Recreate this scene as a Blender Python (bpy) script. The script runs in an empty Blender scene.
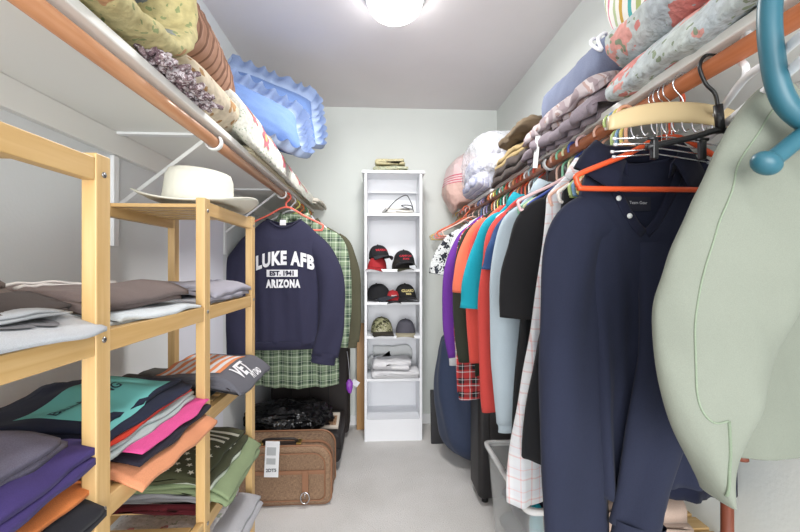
import bpy, bmesh, math, random
from mathutils import Vector, Matrix, noise
from mathutils.bvhtree import BVHTree
C = bpy.context.scene.collection
PI = math.pi
# ------------------------------------------------------------------ camera, world, lights, exposure
cam = bpy.data.cameras.new('camera'); cam.sensor_width = 36; cam.lens = 18.0; cam.clip_start = 0.02
co = bpy.data.objects.new('camera', cam); C.objects.link(co)
co.location = (0, 0, 1.22); co.rotation_euler = (PI/2, 0, -math.radians(3.29))
bpy.context.scene.camera = co
w = bpy.data.worlds.new('world'); bpy.context.scene.world = w; w.use_nodes = True
w.node_tree.nodes['Background'].inputs[0].default_value = (0.93, 0.96, 1.0, 1)
w.node_tree.nodes['Background'].inputs[1].default_value = 2.1
vs = bpy.context.scene.view_settings
vs.view_transform = 'Standard'; vs.look = 'None'; vs.gamma = 1; vs.use_curve_mapping = False
vs.exposure = -0.04
def area(name, loc, rot, sx, sy, power, col=(1, 1, 1)):
    l = bpy.data.lights.new(name, 'AREA'); l.shape = 'RECTANGLE'; l.size = sx; l.size_y = sy; l.energy = power; l.color = col
    o = bpy.data.objects.new(name, l); C.objects.link(o); o.location = loc; o.rotation_euler = rot
    return o
# added soft fill light behind the camera, facing in through the open closet front
area('fill_light', (0.05, -2.6, 1.35), (PI/2, 0, 0), 2.4, 2.2, 150, (1.0, 0.99, 0.98))
LAMP_POWER = 19
# ------------------------------------------------------------------ materials
MATS = {}
def nt(name):
    m = bpy.data.materials.new(name); m.use_nodes = True
    b = m.node_tree.nodes['Principled BSDF']
    return m, m.node_tree, b
def lin(c):
    return tuple((x/12.92 if x <= .04045 else ((x+.055)/1.055)**2.4) for x in c)
def rgb(h):
    return lin((int(h[0:2], 16)/255, int(h[2:4], 16)/255, int(h[4:6], 16)/255))
def node(t, kind, **kw):
    n = t.nodes.new(kind)
    for k, v in kw.items(): setattr(n, k, v)
    return n
def coord(t, scale=(1, 1, 1), rot=(0, 0, 0)):
    tc = node(t, 'ShaderNodeTexCoord'); mp = node(t, 'ShaderNodeMapping')
    mp.inputs['Scale'].default_value = scale; mp.inputs['Rotation'].default_value = rot
    t.links.new(tc.outputs['Object'], mp.inputs['Vector'])
    return mp.outputs['Vector']
def ramp(t, fac, stops, const=False):
    r = node(t, 'ShaderNodeValToRGB')
    if const: r.color_ramp.interpolation = 'CONSTANT'
    while len(r.color_ramp.elements) < len(stops): r.color_ramp.elements.new(0.5)
    for e, (p, c) in zip(r.color_ramp.elements, stops):
        e.position = p; e.color = (*c, 1)
    t.links.new(fac, r.inputs[0]); return r.outputs[0]
def mix(t, fac, a, b):
    m = node(t, 'ShaderNodeMix', data_type='RGBA')
    if isinstance(fac, float): m.inputs[0].default_value = fac
    else: t.links.new(fac, m.inputs[0])
    for i, v in ((6, a), (7, b)):
        if isinstance(v, tuple): m.inputs[i].default_value = (*v, 1)
        else: t.links.new(v, m.inputs[i])
    return m.outputs[2]
def bump(t, b, height, strength=.3, dist=.002):
    n = node(t, 'ShaderNodeBump'); n.inputs['Strength'].default_value = strength; n.inputs['Distance'].default_value = dist
    t.links.new(height, n.inputs['Height']); t.links.new(n.outputs[0], b.inputs['Normal'])
def noise_n(t, vec, scale, detail=4):
    n = node(t, 'ShaderNodeTexNoise'); n.inputs['Scale'].default_value = scale; n.inputs['Detail'].default_value = detail
    t.links.new(vec, n.inputs['Vector']); return n.outputs[0]
def plain(h, rough=.5, metal=0, name=None, alpha=None, bumpy=0, spec=None):
    k = ('plain', h, rough, metal, alpha, bumpy, spec)
    if k in MATS: return MATS[k]
    m, t, b = nt('plain_' + h); b.inputs['Base Color'].default_value = (*rgb(h), 1)
    b.inputs['Roughness'].default_value = rough; b.inputs['Metallic'].default_value = metal
    if spec is not None: b.inputs['Specular IOR Level'].default_value = spec
    if bumpy:
        v = coord(t); bump(t, b, noise_n(t, v, bumpy), .35, .004)
    MATS[k] = m; return m
def cloth(h, h2=None, scale=900, rough=.9, var=.12):
    k = ('cloth', h, h2, scale)
    if k in MATS: return MATS[k]
    m, t, b = nt('cloth_' + h); v = coord(t)
    c = rgb(h); c2 = rgb(h2) if h2 else tuple(x*(1-var*2) for x in c)
    n = noise_n(t, v, scale, 2); l = noise_n(t, v, 6, 4)
    a = ramp(t, n, [(.35, c2), (.65, c)])
    a = mix(t, .25, a, ramp(t, l, [(.3, tuple(x*.8 for x in c)), (.7, tuple(min(1, x*1.15) for x in c))]))
    t.links.new(a, b.inputs['Base Color']); b.inputs['Roughness'].default_value = rough
    b.inputs['Specular IOR Level'].default_value = .2
    b.inputs['Sheen Weight'].default_value = .04
    bump(t, b, noise_n(t, v, 30, 5), .25, .006)
    MATS[k] = m; return m
def wood(name, h1, h2, axis=2, rough=.45):
    k = ('wood', h1, h2, axis)
    if k in MATS: return MATS[k]
    m, t, b = nt(name); s = [22, 22, 22]; s[axis] = 1.2
    v = coord(t, tuple(s)); n = noise_n(t, v, 2.2, 6)
    t.links.new(ramp(t, n, [(.3, rgb(h1)), (.55, rgb(h2)), (.75, rgb(h1))]), b.inputs['Base Color'])
    b.inputs['Roughness'].default_value = rough
    MATS[k] = m; return m
def wall_mat(h, bs=120, rough=.85):
    m, t, b = nt('paint'); v = coord(t)
    c = rgb(h)
    t.links.new(ramp(t, noise_n(t, v, 3, 3), [(.3, tuple(x*.96 for x in c)), (.7, c)]), b.inputs['Base Color'])
    b.inputs['Roughness'].default_value = rough
    bump(t, b, noise_n(t, v, bs, 3), .15, .003)
    return m
def stripes(name, cols, width, axis=0, rough=.9, wob=0.0, rot=(0, 0, 0)):
    # cols: list of (fraction, hex); pattern repeats every `width` metres along the axis
    m, t, b = nt(name); v = coord(t, rot=rot)
    sp = node(t, 'ShaderNodeSeparateXYZ'); t.links.new(v, sp.inputs[0])
    val = sp.outputs[axis]
    if wob:
        a = node(t, 'ShaderNodeMath', operation='MULTIPLY_ADD'); t.links.new(noise_n(t, v, 5, 2), a.inputs[0])
        a.inputs[1].default_value = wob; t.links.new(val, a.inputs[2]); val = a.outputs[0]
    d = node(t, 'ShaderNodeMath', operation='DIVIDE'); t.links.new(val, d.inputs[0]); d.inputs[1].default_value = width
    f = node(t, 'ShaderNodeMath', operation='FLOORED_MODULO'); t.links.new(d.outputs[0], f.inputs[0]); f.inputs[1].default_value = 1
    t.links.new(ramp(t, f.outputs[0], [(p, rgb(h)) for p, h in cols], True), b.inputs['Base Color'])
    b.inputs['Roughness'].default_value = rough; b.inputs['Specular IOR Level'].default_value = .2
    bump(t, b, noise_n(t, v, 40, 4), .2, .004)
    return m
def plaid(name, base, dark, light, s=.09):
    m, t, b = nt(name); v = coord(t); sp = node(t, 'ShaderNodeSeparateXYZ'); t.links.new(v, sp.inputs[0])
    def band(out, stops, w):
        d = node(t, 'ShaderNodeMath', operation='DIVIDE'); t.links.new(out, d.inputs[0]); d.inputs[1].default_value = w
        f = node(t, 'ShaderNodeMath', operation='FLOORED_MODULO'); t.links.new(d.outputs[0], f.inputs[0]); f.inputs[1].default_value = 1
        return ramp(t, f.outputs[0], stops, True)
    st = [(0, rgb(base)), (.35, rgb(light)), (.42, rgb(base)), (.55, rgb(dark)), (.8, rgb(light)), (.84, rgb(dark)), (.95, rgb(base))]
    a = band(sp.outputs[0], st, s); c = band(sp.outputs[2], st, s)
    t.links.new(mix(t, .5, a, c), b.inputs['Base Color']); b.inputs['Roughness'].default_value = .9
    return m
def floral(name, bg, spots, leaf, scale=14, thr=.38, quilt=0, bg2=None, blot=1.0):
    # ground colour with round flower blotches, leaf flecks and fine stems
    m, t, b = nt(name); v = coord(t)
    wv = node(t, 'ShaderNodeVectorMath', operation='ADD'); n3 = node(t, 'ShaderNodeTexNoise'); n3.inputs['Scale'].default_value = scale*1.6
    t.links.new(v, n3.inputs['Vector']); sc = node(t, 'ShaderNodeVectorMath', operation='SCALE'); sc.inputs['Scale'].default_value = .05
    t.links.new(n3.outputs['Color'], sc.inputs[0]); t.links.new(v, wv.inputs[0]); t.links.new(sc.outputs[0], wv.inputs[1])
    vec = wv.outputs[0]
    base = ramp(t, noise_n(t, v, scale*.6, 5), [(.35, rgb(bg)), (.65, rgb(bg2 or bg))])
    vo = node(t, 'ShaderNodeTexVoronoi'); vo.inputs['Scale'].default_value = scale; t.links.new(vec, vo.inputs['Vector'])
    sx = node(t, 'ShaderNodeSeparateXYZ'); t.links.new(vo.outputs['Color'], sx.inputs[0])
    col = ramp(t, sx.outputs[0], [(i/len(spots), rgb(s)) for i, s in enumerate(spots)], True)
    petals = noise_n(t, v, scale*4, 2)
    ad = node(t, 'ShaderNodeMath', operation='MULTIPLY_ADD'); t.links.new(petals, ad.inputs[0]); ad.inputs[1].default_value = .5; t.links.new(vo.outputs['Distance'], ad.inputs[2])
    lt = node(t, 'ShaderNodeMath', operation='LESS_THAN'); t.links.new(ad.outputs[0], lt.inputs[0]); lt.inputs[1].default_value = thr+.22
    on = node(t, 'ShaderNodeMath', operation='LESS_THAN'); t.links.new(sx.outputs[1], on.inputs[0]); on.inputs[1].default_value = blot
    mu = node(t, 'ShaderNodeMath', operation='MULTIPLY'); t.links.new(lt.outputs[0], mu.inputs[0]); t.links.new(on.outputs[0], mu.inputs[1])
    vl = node(t, 'ShaderNodeTexVoronoi'); vl.inputs['Scale'].default_value = scale*3.1; t.links.new(vec, vl.inputs['Vector'])
    ll = node(t, 'ShaderNodeMath', operation='LESS_THAN'); t.links.new(vl.outputs['Distance'], ll.inputs[0]); ll.inputs[1].default_value = .3
    nn = noise_n(t, v, scale*1.3, 2); gt = node(t, 'ShaderNodeMath', operation='GREATER_THAN'); t.links.new(nn, gt.inputs[0]); gt.inputs[1].default_value = .5
    ml = node(t, 'ShaderNodeMath', operation='MULTIPLY'); t.links.new(ll.outputs[0], ml.inputs[0]); t.links.new(gt.outputs[0], ml.inputs[1])
    c2 = mix(t, ml.outputs[0], mix(t, mu.outputs[0], base, col), rgb(leaf))
    shade = ramp(t, petals, [(.35, (.62, .62, .62)), (.65, (1, 1, 1))])
    mm = node(t, 'ShaderNodeMix', data_type='RGBA', blend_type='MULTIPLY'); mm.inputs[0].default_value = .55
    t.links.new(c2, mm.inputs[6]); t.links.new(shade, mm.inputs[7])
    t.links.new(mm.outputs[2], b.inputs['Base Color']); b.inputs['Roughness'].default_value = .9; b.inputs['Specular IOR Level'].default_value = .2
    bump(t, b, noise_n(t, v, quilt or 35, 3), .6, .012)
    return m
def carpet():
    m, t, b = nt('carpet'); v = coord(t)
    c = rgb('eceae8')
    a = ramp(t, noise_n(t, v, 260, 3), [(.3, tuple(x*.8 for x in c)), (.7, c)])
    a2 = ramp(t, noise_n(t, v, 4, 4), [(.3, (.88, .88, .87)), (.7, (1, 1, 1))])
    mm = node(t, 'ShaderNodeMix', data_type='RGBA', blend_type='MULTIPLY'); mm.inputs[0].default_value = 1
    t.links.new(a, mm.inputs[6]); t.links.new(a2, mm.inputs[7]); t.links.new(mm.outputs[2], b.inputs['Base Color'])
    b.inputs['Roughness'].default_value = 1; b.inputs['Specular IOR Level'].default_value = .1
    bump(t, b, noise_n(t, v, 180, 3), .8, .008); return m
def tweed(h1, h2):
    m, t, b = nt('tweed'); v = coord(t, (1, 1, 1)); 
    a = noise_n(t, coord(t, (900, 900, 60)), 1, 2); c = noise_n(t, coord(t, (60, 60, 900)), 1, 2)
    ad = node(t, 'ShaderNodeMath', operation='ADD'); t.links.new(a, ad.inputs[0]); t.links.new(c, ad.inputs[1])
    hf = node(t, 'ShaderNodeMath', operation='MULTIPLY'); t.links.new(ad.outputs[0], hf.inputs[0]); hf.inputs[1].default_value = .5
    t.links.new(ramp(t, hf.outputs[0], [(.4, rgb(h1)), (.6, rgb(h2))]), b.inputs['Base Color']); b.inputs['Roughness'].default_value = .9
    return m
def clear_plastic(h='f4f6f8', rough=.2, alpha=.35, bscale=0):
    m, t, b = nt('clear_plastic'); b.inputs['Base Color'].default_value = (*rgb(h), 1)
    b.inputs['Roughness'].default_value = rough; b.inputs['Alpha'].default_value = alpha
    if bscale: bump(t, b, noise_n(t, coord(t), bscale, 4), 1, .03)
    return m
# ------------------------------------------------------------------ object helpers
def mesh_obj(name, bm, mat, parent=None, smooth=True, label=None, world=True):
    me = bpy.data.meshes.new(name); bmesh.ops.recalc_face_normals(bm, faces=bm.faces); bm.to_mesh(me); bm.free()
    if smooth:
        for p in me.polygons: p.use_smooth = True
    o = bpy.data.objects.new(name, me); C.objects.link(o)
    for m in (mat if isinstance(mat, (list, tuple)) else [mat]): me.materials.append(m)
    if parent is not None:
        o.parent = parent
        if world: me.transform(Matrix.Translation(-root_loc(parent)))
    if label: o['label'] = label
    return o
def root_loc(o):
    v = Vector(o.location)
    return v if o.parent is None else v + root_loc(o.parent)
def thing(name, label, cat, loc=(0, 0, 0), rotz=0, group=None):
    o = bpy.data.objects.new(name, None); C.objects.link(o); o.location = loc; o.rotation_euler = (0, 0, rotz)
    o.empty_display_size = .05
    o['label'] = label; o['category'] = cat
    if group: o['group'] = group
    return o
def tag(o, label, cat, group=None):
    o['label'] = label; o['category'] = cat
    if group: o['group'] = group
    return o
def structure(name, bm, mat, smooth=False):
    o = mesh_obj(name, bm, mat, smooth=smooth); o['kind'] = 'structure'; return o
def box(bm, lo, hi, bev=0, seg=2, rot=None, pivot=None):
    lo = Vector(lo); hi = Vector(hi)
    r = bmesh.ops.create_cube(bm, size=1, matrix=Matrix.Translation((lo+hi)/2) @ Matrix.Diagonal((*(hi-lo), 1)))
    vs_ = r['verts']
    if bev:
        es = list({e for v in vs_ for e in v.link_edges})
        rb = bmesh.ops.bevel(bm, geom=es, offset=bev, segments=seg, profile=.5, affect='EDGES')
        vs_ = list({v for f in rb['faces'] for v in f.verts} | {v for v in vs_ if v.is_valid})
    if rot is not None:
        p = Vector(pivot) if pivot is not None else (lo+hi)/2
        bmesh.ops.transform(bm, verts=vs_, matrix=Matrix.Translation(p) @ rot @ Matrix.Translation(-p))
    return vs_
def B(lo, hi, bev=0, seg=2, rot=None, pivot=None):
    bm = bmesh.new(); box(bm, lo, hi, bev, seg, rot, pivot); return bm
def catmull(pts, n=8, closed=False):
    P = [Vector(p) for p in pts]; out = []
    N = len(P); rng = range(N) if closed else range(N-1)
    for i in rng:
        p0 = P[(i-1) % N] if closed or i > 0 else P[0]*2-P[1]
        p1 = P[i]; p2 = P[(i+1) % N]
        p3 = P[(i+2) % N] if closed or i+2 < N else P[-1]*2-P[-2]
        for k in range(n):
            t = k/n
            out.append(.5*((2*p1)+(-p0+p2)*t+(2*p0-5*p1+4*p2-p3)*t*t+(-p0+3*p1-3*p2+p3)*t**3))
    if not closed: out.append(P[-1])
    return out
def tube(bm, pts, r, seg=8, closed=False, flat=1.0, up=(0, 0, 1)):
    P = [Vector(p) for p in pts]; N = len(P); rings = []
    nprev = None
    for i in range(N):
        a = P[(i-1) % N] if (closed or i > 0) else P[0]; b = P[(i+1) % N] if (closed or i < N-1) else P[-1]
        t = (b-a).normalized()
        if nprev is None:
            u = Vector(up); 
            if abs(t.dot(u)) > .95: u = Vector((1, 0, 0)) if abs(t.x) < .9 else Vector((0, 1, 0))
            nrm = (u - t*u.dot(t)).normalized()
        else: nrm = (nprev - t*nprev.dot(t)).normalized()
        nprev = nrm; bi = t.cross(nrm)
        rr = r(i/(N-1)) if callable(r) else r
        rings.append([bm.verts.new(P[i]+nrm*math.cos(2*PI*k/seg)*rr*flat+bi*math.sin(2*PI*k/seg)*rr) for k in range(seg)])
    for i in range(N if closed else N-1):
        A = rings[i]; D = rings[(i+1) % N]
        for k in range(seg):
            try: bm.faces.new((A[k], A[(k+1) % seg], D[(k+1) % seg], D[k]))
            except ValueError: pass
    if not closed:
        bm.faces.new(rings[0][::-1]); bm.faces.new(rings[-1])
    return bm
def TB(pts, r, seg=8, closed=False, flat=1.0, up=(0, 0, 1)):
    return tube(bmesh.new(), pts, r, seg, closed, flat, up)
def loft(bm, rings, closed=True, cap0=True, cap1=True):
    V = [[bm.verts.new(p) for p in r] for r in rings]; n = len(V[0])
    for i in range(len(V)-1):
        for k in range(n if closed else n-1):
            bm.faces.new((V[i][k], V[i][(k+1) % n], V[i+1][(k+1) % n], V[i+1][k]))
    if closed and cap0: bm.faces.new(V[0][::-1])
    if closed and cap1: bm.faces.new(V[-1])
    return V
def lathe(bm, prof, n=32, cen=(0, 0, 0)):
    c = Vector(cen); rings = [[c+Vector((r*math.cos(2*PI*k/n), r*math.sin(2*PI*k/n), z)) for k in range(n)] for r, z in prof]
    loft(bm, rings); return bm
def nz(p, s=1.0):
    return noise.noise(Vector(p)*s)
def jitter(bm, amp, s, seed=0, w=(1, 1, 1)):
    off = Vector((seed*7.3, seed*3.1, seed*1.7))
    for v in bm.verts:
        p = v.co*s+off; v.co += Vector((nz(p)*w[0], nz(p+Vector((31, 0, 0)))*w[1], nz(p+Vector((0, 57, 0)))*w[2]))*amp
def smooth01(x): x = max(0, min(1, x)); return x*x*(3-2*x)
# ---- text as real lettering, pressed on a surface
def lettering(name, txt, size, mat, parent, center, right, up, body=None, arch=0, off=.0018, bold=.0, sub=.012, sx=1.0, label=None, space=1.0, world=True):
    cu = bpy.data.curves.new(name, 'FONT'); cu.body = txt; cu.size = size; cu.align_x = 'CENTER'; cu.align_y = 'CENTER'; cu.offset = bold; cu.space_character = space
    cu.resolution_u = 3
    ob = bpy.data.objects.new(name+'_tmp', cu); C.objects.link(ob); bpy.context.view_layer.update()
    me = bpy.data.meshes.new_from_object(ob.evaluated_get(bpy.context.evaluated_depsgraph_get()))
    bpy.data.objects.remove(ob); bm = bmesh.new(); bm.from_mesh(me); bpy.data.meshes.remove(me)
    bmesh.ops.triangulate(bm, faces=bm.faces)
    if sub:
        for _ in range(3):
            es = [e for e in bm.edges if e.calc_length() > sub]
            if not es: break
            bmesh.ops.subdivide_edges(bm, edges=es, cuts=1); bmesh.ops.triangulate(bm, faces=[f for f in bm.faces if len(f.verts) > 3])
    R = Vector(right).normalized(); U = Vector(up).normalized(); N = R.cross(U); c = Vector(center)
    tree = None
    if body is not None:
        bpy.context.view_layer.update()
        b2 = bmesh.new(); b2.from_mesh(body.data); tree = BVHTree.FromBMesh(b2); b2.free()
    for v in bm.verts:
        x = v.co.x*sx; y = v.co.y*(1+0) - arch*(x*x)
        if arch: y = v.co.y - arch*x*x
        p = c+R*x+U*y
        if tree:
            base = root_loc(parent.parent if parent.parent else parent) if world else Vector()
            hit = tree.ray_cast(p-base+N*.3 if world else p+N*.3, -N, .8)
            if hit[0] is not None: p = hit[0]+(base if world else Vector())+N*off
        else: p = p+N*off
        v.co = p
    return mesh_obj(name, bm, mat, parent, smooth=False, label=label, world=world)
# ---- garments
def body_bm(w, L, seed=0, d=.035, fold=.012, k=3.0, neck=.08, sh=.06, dip=.05, pw=.5, hem=None, flare=1.0, side=0, n=72, m=44, collar_up=.0):
    bm = bmesh.new(); rings = []; vs_ = .22; hw_hem = (hem or w*flare)
    for j in range(m+1):
        v = j/m; ring = []
        for i in range(n):
            a = 2*PI*i/n; c = math.cos(a); s = math.sin(a)
            cc = math.copysign(abs(c)**.85, c)
            shape = max(0.0, 1-abs(cc)**(1/pw if pw < 1 else 1)) if pw != 1 else 1-abs(cc)
            front = max(0, -s)**.5
            ztop = -dip*shape*front - .02*shape*(1-front)+collar_up*(1-front)*.5
            zsh = -sh-dip*.75*(1-abs(cc))*front
            if v < vs_:
                q = v/vs_; hw = neck+(w-neck)*q**.9; z = ztop+(zsh-ztop)*q**1.25
            else:
                q = (v-vs_)/(1-vs_); q2 = q
                rnd = w*(1+.03*math.sin(min(q*8, PI)))
                hw = rnd+(hw_hem-w)*smooth01(q); z = zsh+(-L-zsh)*q2
                z += -.012*math.sin(a*3+seed)*smooth01(q)*(.4)
            dep = d*(.55+.45*smooth01(v*2.5))*(1-.15*smooth01(v))
            x = hw*cc; y = dep*s*(abs(s)**-.35 if abs(s) > .01 else 1)
            amp = fold*smooth01((v-.12)*1.6)
            u = x/w
            f = math.sin(k*PI*u+seed*1.7+.9*math.sin(2.2*z*3+seed))*.6+nz((u*2.3+seed*5, z*1.6, seed))*1.1+.35*math.sin(2.3*k*PI*u+seed+z*4)
            y += amp*f*(1 if s < 0 else .8)
            x += .35*amp*nz((z*5, s*2, seed*3+9))
            ring.append(Vector((x, y, z)))
        rings.append(ring)
    loft(bm, rings, True, False, False)
    return bm
def sleeve_bm(pts, a0, a1, b0, b1, seed=0, n=32, fold=.006, hollow=True):
    P = catmull(pts, 9); N = len(P); rings = []; bm = bmesh.new()
    for i, p in enumerate(P):
        t = i/(N-1); tn = (P[min(i+1, N-1)]-P[max(i-1, 0)]).normalized()
        y = Vector((0, 1, 0)); y = (y-tn*y.dot(tn)).normalized(); lat = tn.cross(y)
        a = a0+(a1-a0)*t; b = b0+(b1-b0)*t; ring = []
        for k in range(n):
            an = 2*PI*k/n
            q = p+lat*a*math.cos(an)+y*b*math.sin(an)
            f = fold*smooth01(t*3)*(math.sin(3*an+seed+t*3)+1.2*nz((an*.8, t*5, seed*3)))
            q += (lat*math.cos(an)+y*math.sin(an))*f
            ring.append(q)
        rings.append(ring)
    if hollow:   # turn the hem inwards
        for sc, back in ((.86, 0), (.8, .05)):
            c = P[-1]; tn = (P[-1]-P[-2]).normalized()
            rings.append([c+(q-c)*sc-tn*back for q in rings[N-1]])
        loft(bm, rings, True, False, False)
    else: loft(bm, rings, True, False, True)
    return bm
def hanger_bm(hw=.2, drop=.085, sag=.105, r=.0042, top=-.055, bar=True, hookr=.024, notch=False):
    # hooked on a rail whose centre is the local origin; arms spread along x
    bm = bmesh.new()
    hook = [Vector((hookr*math.cos(a), 0, hookr*math.sin(a))) for a in [math.radians(x) for x in range(205, -61, -19)]]
    hook += [Vector((0, 0, -hookr*1.35)), Vector((0, 0, top))]
    hook = catmull([hook[i] for i in range(0, len(hook)-2, 2)]+[hook[-2], hook[-1]], 5)
    tube(bm, hook, r*.9, 8)
    z1 = top-sag
    pts = [(0, 0, top), (hw*.5, 0, top-sag*.46), (hw*.96, 0, z1+.012), (hw, 0, z1-.002), (hw*.97, 0, z1-.016)]
    if bar: lp = pts+[(hw*.9, 0, z1-.021), (0, 0, z1-.021), (-hw*.9, 0, z1-.021)]+[(-x, y, z) for x, y, z in pts[:0:-1]]
    else: lp = pts
    if bar: tube(bm, catmull(lp, 6, True), r, 8, True)
    return bm
RX, RZ, LX = .64, 1.60, -.50          # rails
def hanger(x, y, h, label, rotz=0, hw=.2, r=.0042, group=None, top=-.055, sag=.105, rough=.35, hookr=.0235):
    bm = hanger_bm(hw, sag=sag, r=r, top=top, hookr=hookr)
    o = mesh_obj('clothes_hanger', bm, plain(h, rough)); o.location = (x, y, RZ); o.rotation_euler = (0, 0, rotz)
    return tag(o, label, 'hanger', group)
def garment(name, label, cat, x, y, rotz, mat, w=.22, L=.7, seed=0, sleeves='short', sl=None, neck=.075, dip=.06, pw=.5, d=.03, fold=.012,
            ztop=-.085, collar=None, rib=None, cuff=None, slmat=None, hem=None, slw=.085, spread=.1, cuffmat=None, sides=(-1, 1), slz=0, sh=.085, rz=RZ, k=3.0, slb=.032, cuff_up=0.02):
    t = thing(name, label, cat, (x, y, rz+ztop), rotz)
    b = mesh_obj('body', body_bm(w, L, seed, d, fold, k, neck, sh, dip, pw, hem), mat, t, world=False)
    s_ = b.modifiers.new('s', 'SOLIDIFY'); s_.thickness = .002; s_.offset = -1
    if sleeves:
        for sg in sides:
            ln = sl or (.22 if sleeves == 'short' else .56)
            if sleeves == 'short':
                pts = [(sg*(w-.05), 0, -sh-.035), (sg*(w+.0), -.005, -sh-.075), (sg*(w+.03+spread*.3), -.01, -sh-ln*.6-.02), (sg*(w+.03+spread*.45), -.012, -sh-ln)]
                sb = sleeve_bm(pts, .07, slw, .025, slb, seed+sg)
            else:
                pts = [(sg*(w-.06), 0, -sh-.035), (sg*(w-.0), -.008, -sh-.09), (sg*(w+.015+spread*.3), -.025, -sh-ln*.35), (sg*(w+.02+spread*.3), -.03, -sh-ln*.7), (sg*(w+.01+spread*.15), -.03, -sh-ln+slz)]
                sb = sleeve_bm(pts, .07, slw*.72, .028, .026, seed+sg)
            so = mesh_obj('sleeve', sb, slmat or mat, t, world=False)
            if cuff:
                P = Vector(pts[-1]); Q = Vector(pts[-2]); dr = (P-Q).normalized()
                c0 = P-dr*cuff_up; c1 = P+dr*cuff
                aw = (slw if sleeves == 'short' else slw*.66); bw = slb if sleeves == 'short' else .024
                cb = sleeve_bm([c0, (c0+c1)/2, c1], aw*1.03, aw*.98, bw*1.15, bw*1.05, seed, fold=.002)
                mesh_obj('cuff', cb, cuffmat or slmat or mat, so, world=False)
    if rib:   # ribbed neck band
        pts = []
        for i in range(40):
            a = 2*PI*i/40; c = math.cos(a); s = math.sin(a); cc = math.copysign(abs(c)**.85, c)
            front = max(0, -s)**.5; shape = max(0.0, 1-abs(cc)**(1/pw)) if pw != 1 else 1-abs(cc)
            pts.append((neck*cc, d*.55*s*(abs(s)**-.35 if abs(s) > .01 else 1), -dip*shape*front-.02*shape*(1-front)))
        mesh_obj('neckband', TB(pts, .0085, 8, True, .6, (0, 0, 1)), rib if not isinstance(rib, bool) else mat, t, world=False)
    if collar:
        cm = collar if not isinstance(collar, bool) else mat
        bm = bmesh.new(); rings = []
        for (r_, z_) in ((1.0, -.004), (.98, .028), (1.06, .034), (1.28, .012), (1.5, -.022)):
            ring = []
            for i in range(41):
                a = -PI/2+.28+(2*PI-.56)*i/40; c = math.cos(a); s = math.sin(a)
                fr = max(0, -s)
                ring.append(Vector((neck*c*r_, (d*.8+.02)*s*r_-.006*fr, z_-dip*.6*fr**2-(r_-1)*.05*fr)))
            rings.append(ring)
        loft(bm, rings, False)
        co_ = mesh_obj('collar', bm, cm, t, world=False); s2 = co_.modifiers.new('s', 'SOLIDIFY'); s2.thickness = .003
    return t, b
# ---- folded cloth: one fabric run back and forth in layers, fold edges rounded
def fold_bm(u, v, h, layers=3, seed=0, amp=.009, droop=0, gap=.25, nv=26, uneven=.03, skew=0, ns=9, crown=0):
    # folded piece lying on z=0, u = size along x (last fold at +x), v = size along y
    lay = h/layers; t = lay*(1-gap)/2; path = []
    rnd = random.Random(seed)
    for i in range(layers):
        z = lay*(i+.5); x0 = -u/2+rnd.random()*uneven; x1 = u/2-rnd.random()*uneven
        xs = [x0+(x1-x0)*k/14 for k in range(15)]
        if i % 2 == 0: xs = xs[::-1]        # ends at -x first layer, so bottom fold... 
        path += [(x, z) for x in xs]
        if i < layers-1:
            xe = xs[-1]; sg = 1 if xe > 0 else -1
            for a in (-60, -20, 20, 60):
                path.append((xe+sg*lay*.5*math.cos(math.radians(a)), lay*(i+1)+lay*.5*math.sin(math.radians(a))))
    N = len(path); L_, R_ = [], []
    for i, (x, z) in enumerate(path):
        a = path[max(0, i-1)]; b = path[min(N-1, i+1)]; dx, dz = b[0]-a[0], b[1]-a[1]; l = math.hypot(dx, dz) or 1
        L_.append((x-dz/l*t, z+dx/l*t)); R_.append((x+dz/l*t, z-dx/l*t))
    outline = L_+R_[::-1]
    bm = bmesh.new(); rings = []
    for j in range(nv+1):
        q = -1+2*j/nv; ring = []
        for (x, z) in outline:
            y = v/2*q
            e = abs(q)**6
            zz = z*(1-.18*e)
            xx = x*(1-.02*e)+skew*q*v*.2
            p = Vector((xx*6+seed*3.3, y*6, zz*3+seed))
            yy = y+uneven*.9*nz((xx*4, seed*2+q*.0+math.floor(z/lay)*3.1, 2))*abs(q)**2
            zz += amp*nz(p)*(.4+zz/h)+amp*.6*nz(p*2.7)*(zz/h)
            zz += crown*(zz/h)*(1-(2*xx/u)**2)*(1-q*q)
            xx += amp*.8*nz(p+Vector((9, 9, 9)))+.009*nz((y*13, math.floor(z/lay)*4.7, seed))*smooth01(abs(xx)/u*2)
            zz += amp*.5*nz((y*17, xx*13, seed+8))*zz/h
            k_ = (xx+u/2)/u
            if droop: zz -= droop*max(0, (k_-.72)/.28)**1.6
            ring.append(Vector((xx, yy, zz)))
        rings.append(ring)
    loft(bm, rings)
    bmesh.ops.triangulate(bm, faces=[f for f in bm.faces if len(f.verts) > 4])
    return bm
def folded(name, label, cat, cx, cy, z, u, v, h, mat, layers=3, rotz=0, seed=0, group=None, tilt=(0, 0), **kw):
    o = mesh_obj(name, fold_bm(u, v, h, layers, seed, **kw), mat); o.location = (cx, cy, z); o.rotation_euler = (tilt[0], tilt[1], rotz)
    return tag(o, label, cat, group)
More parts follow.
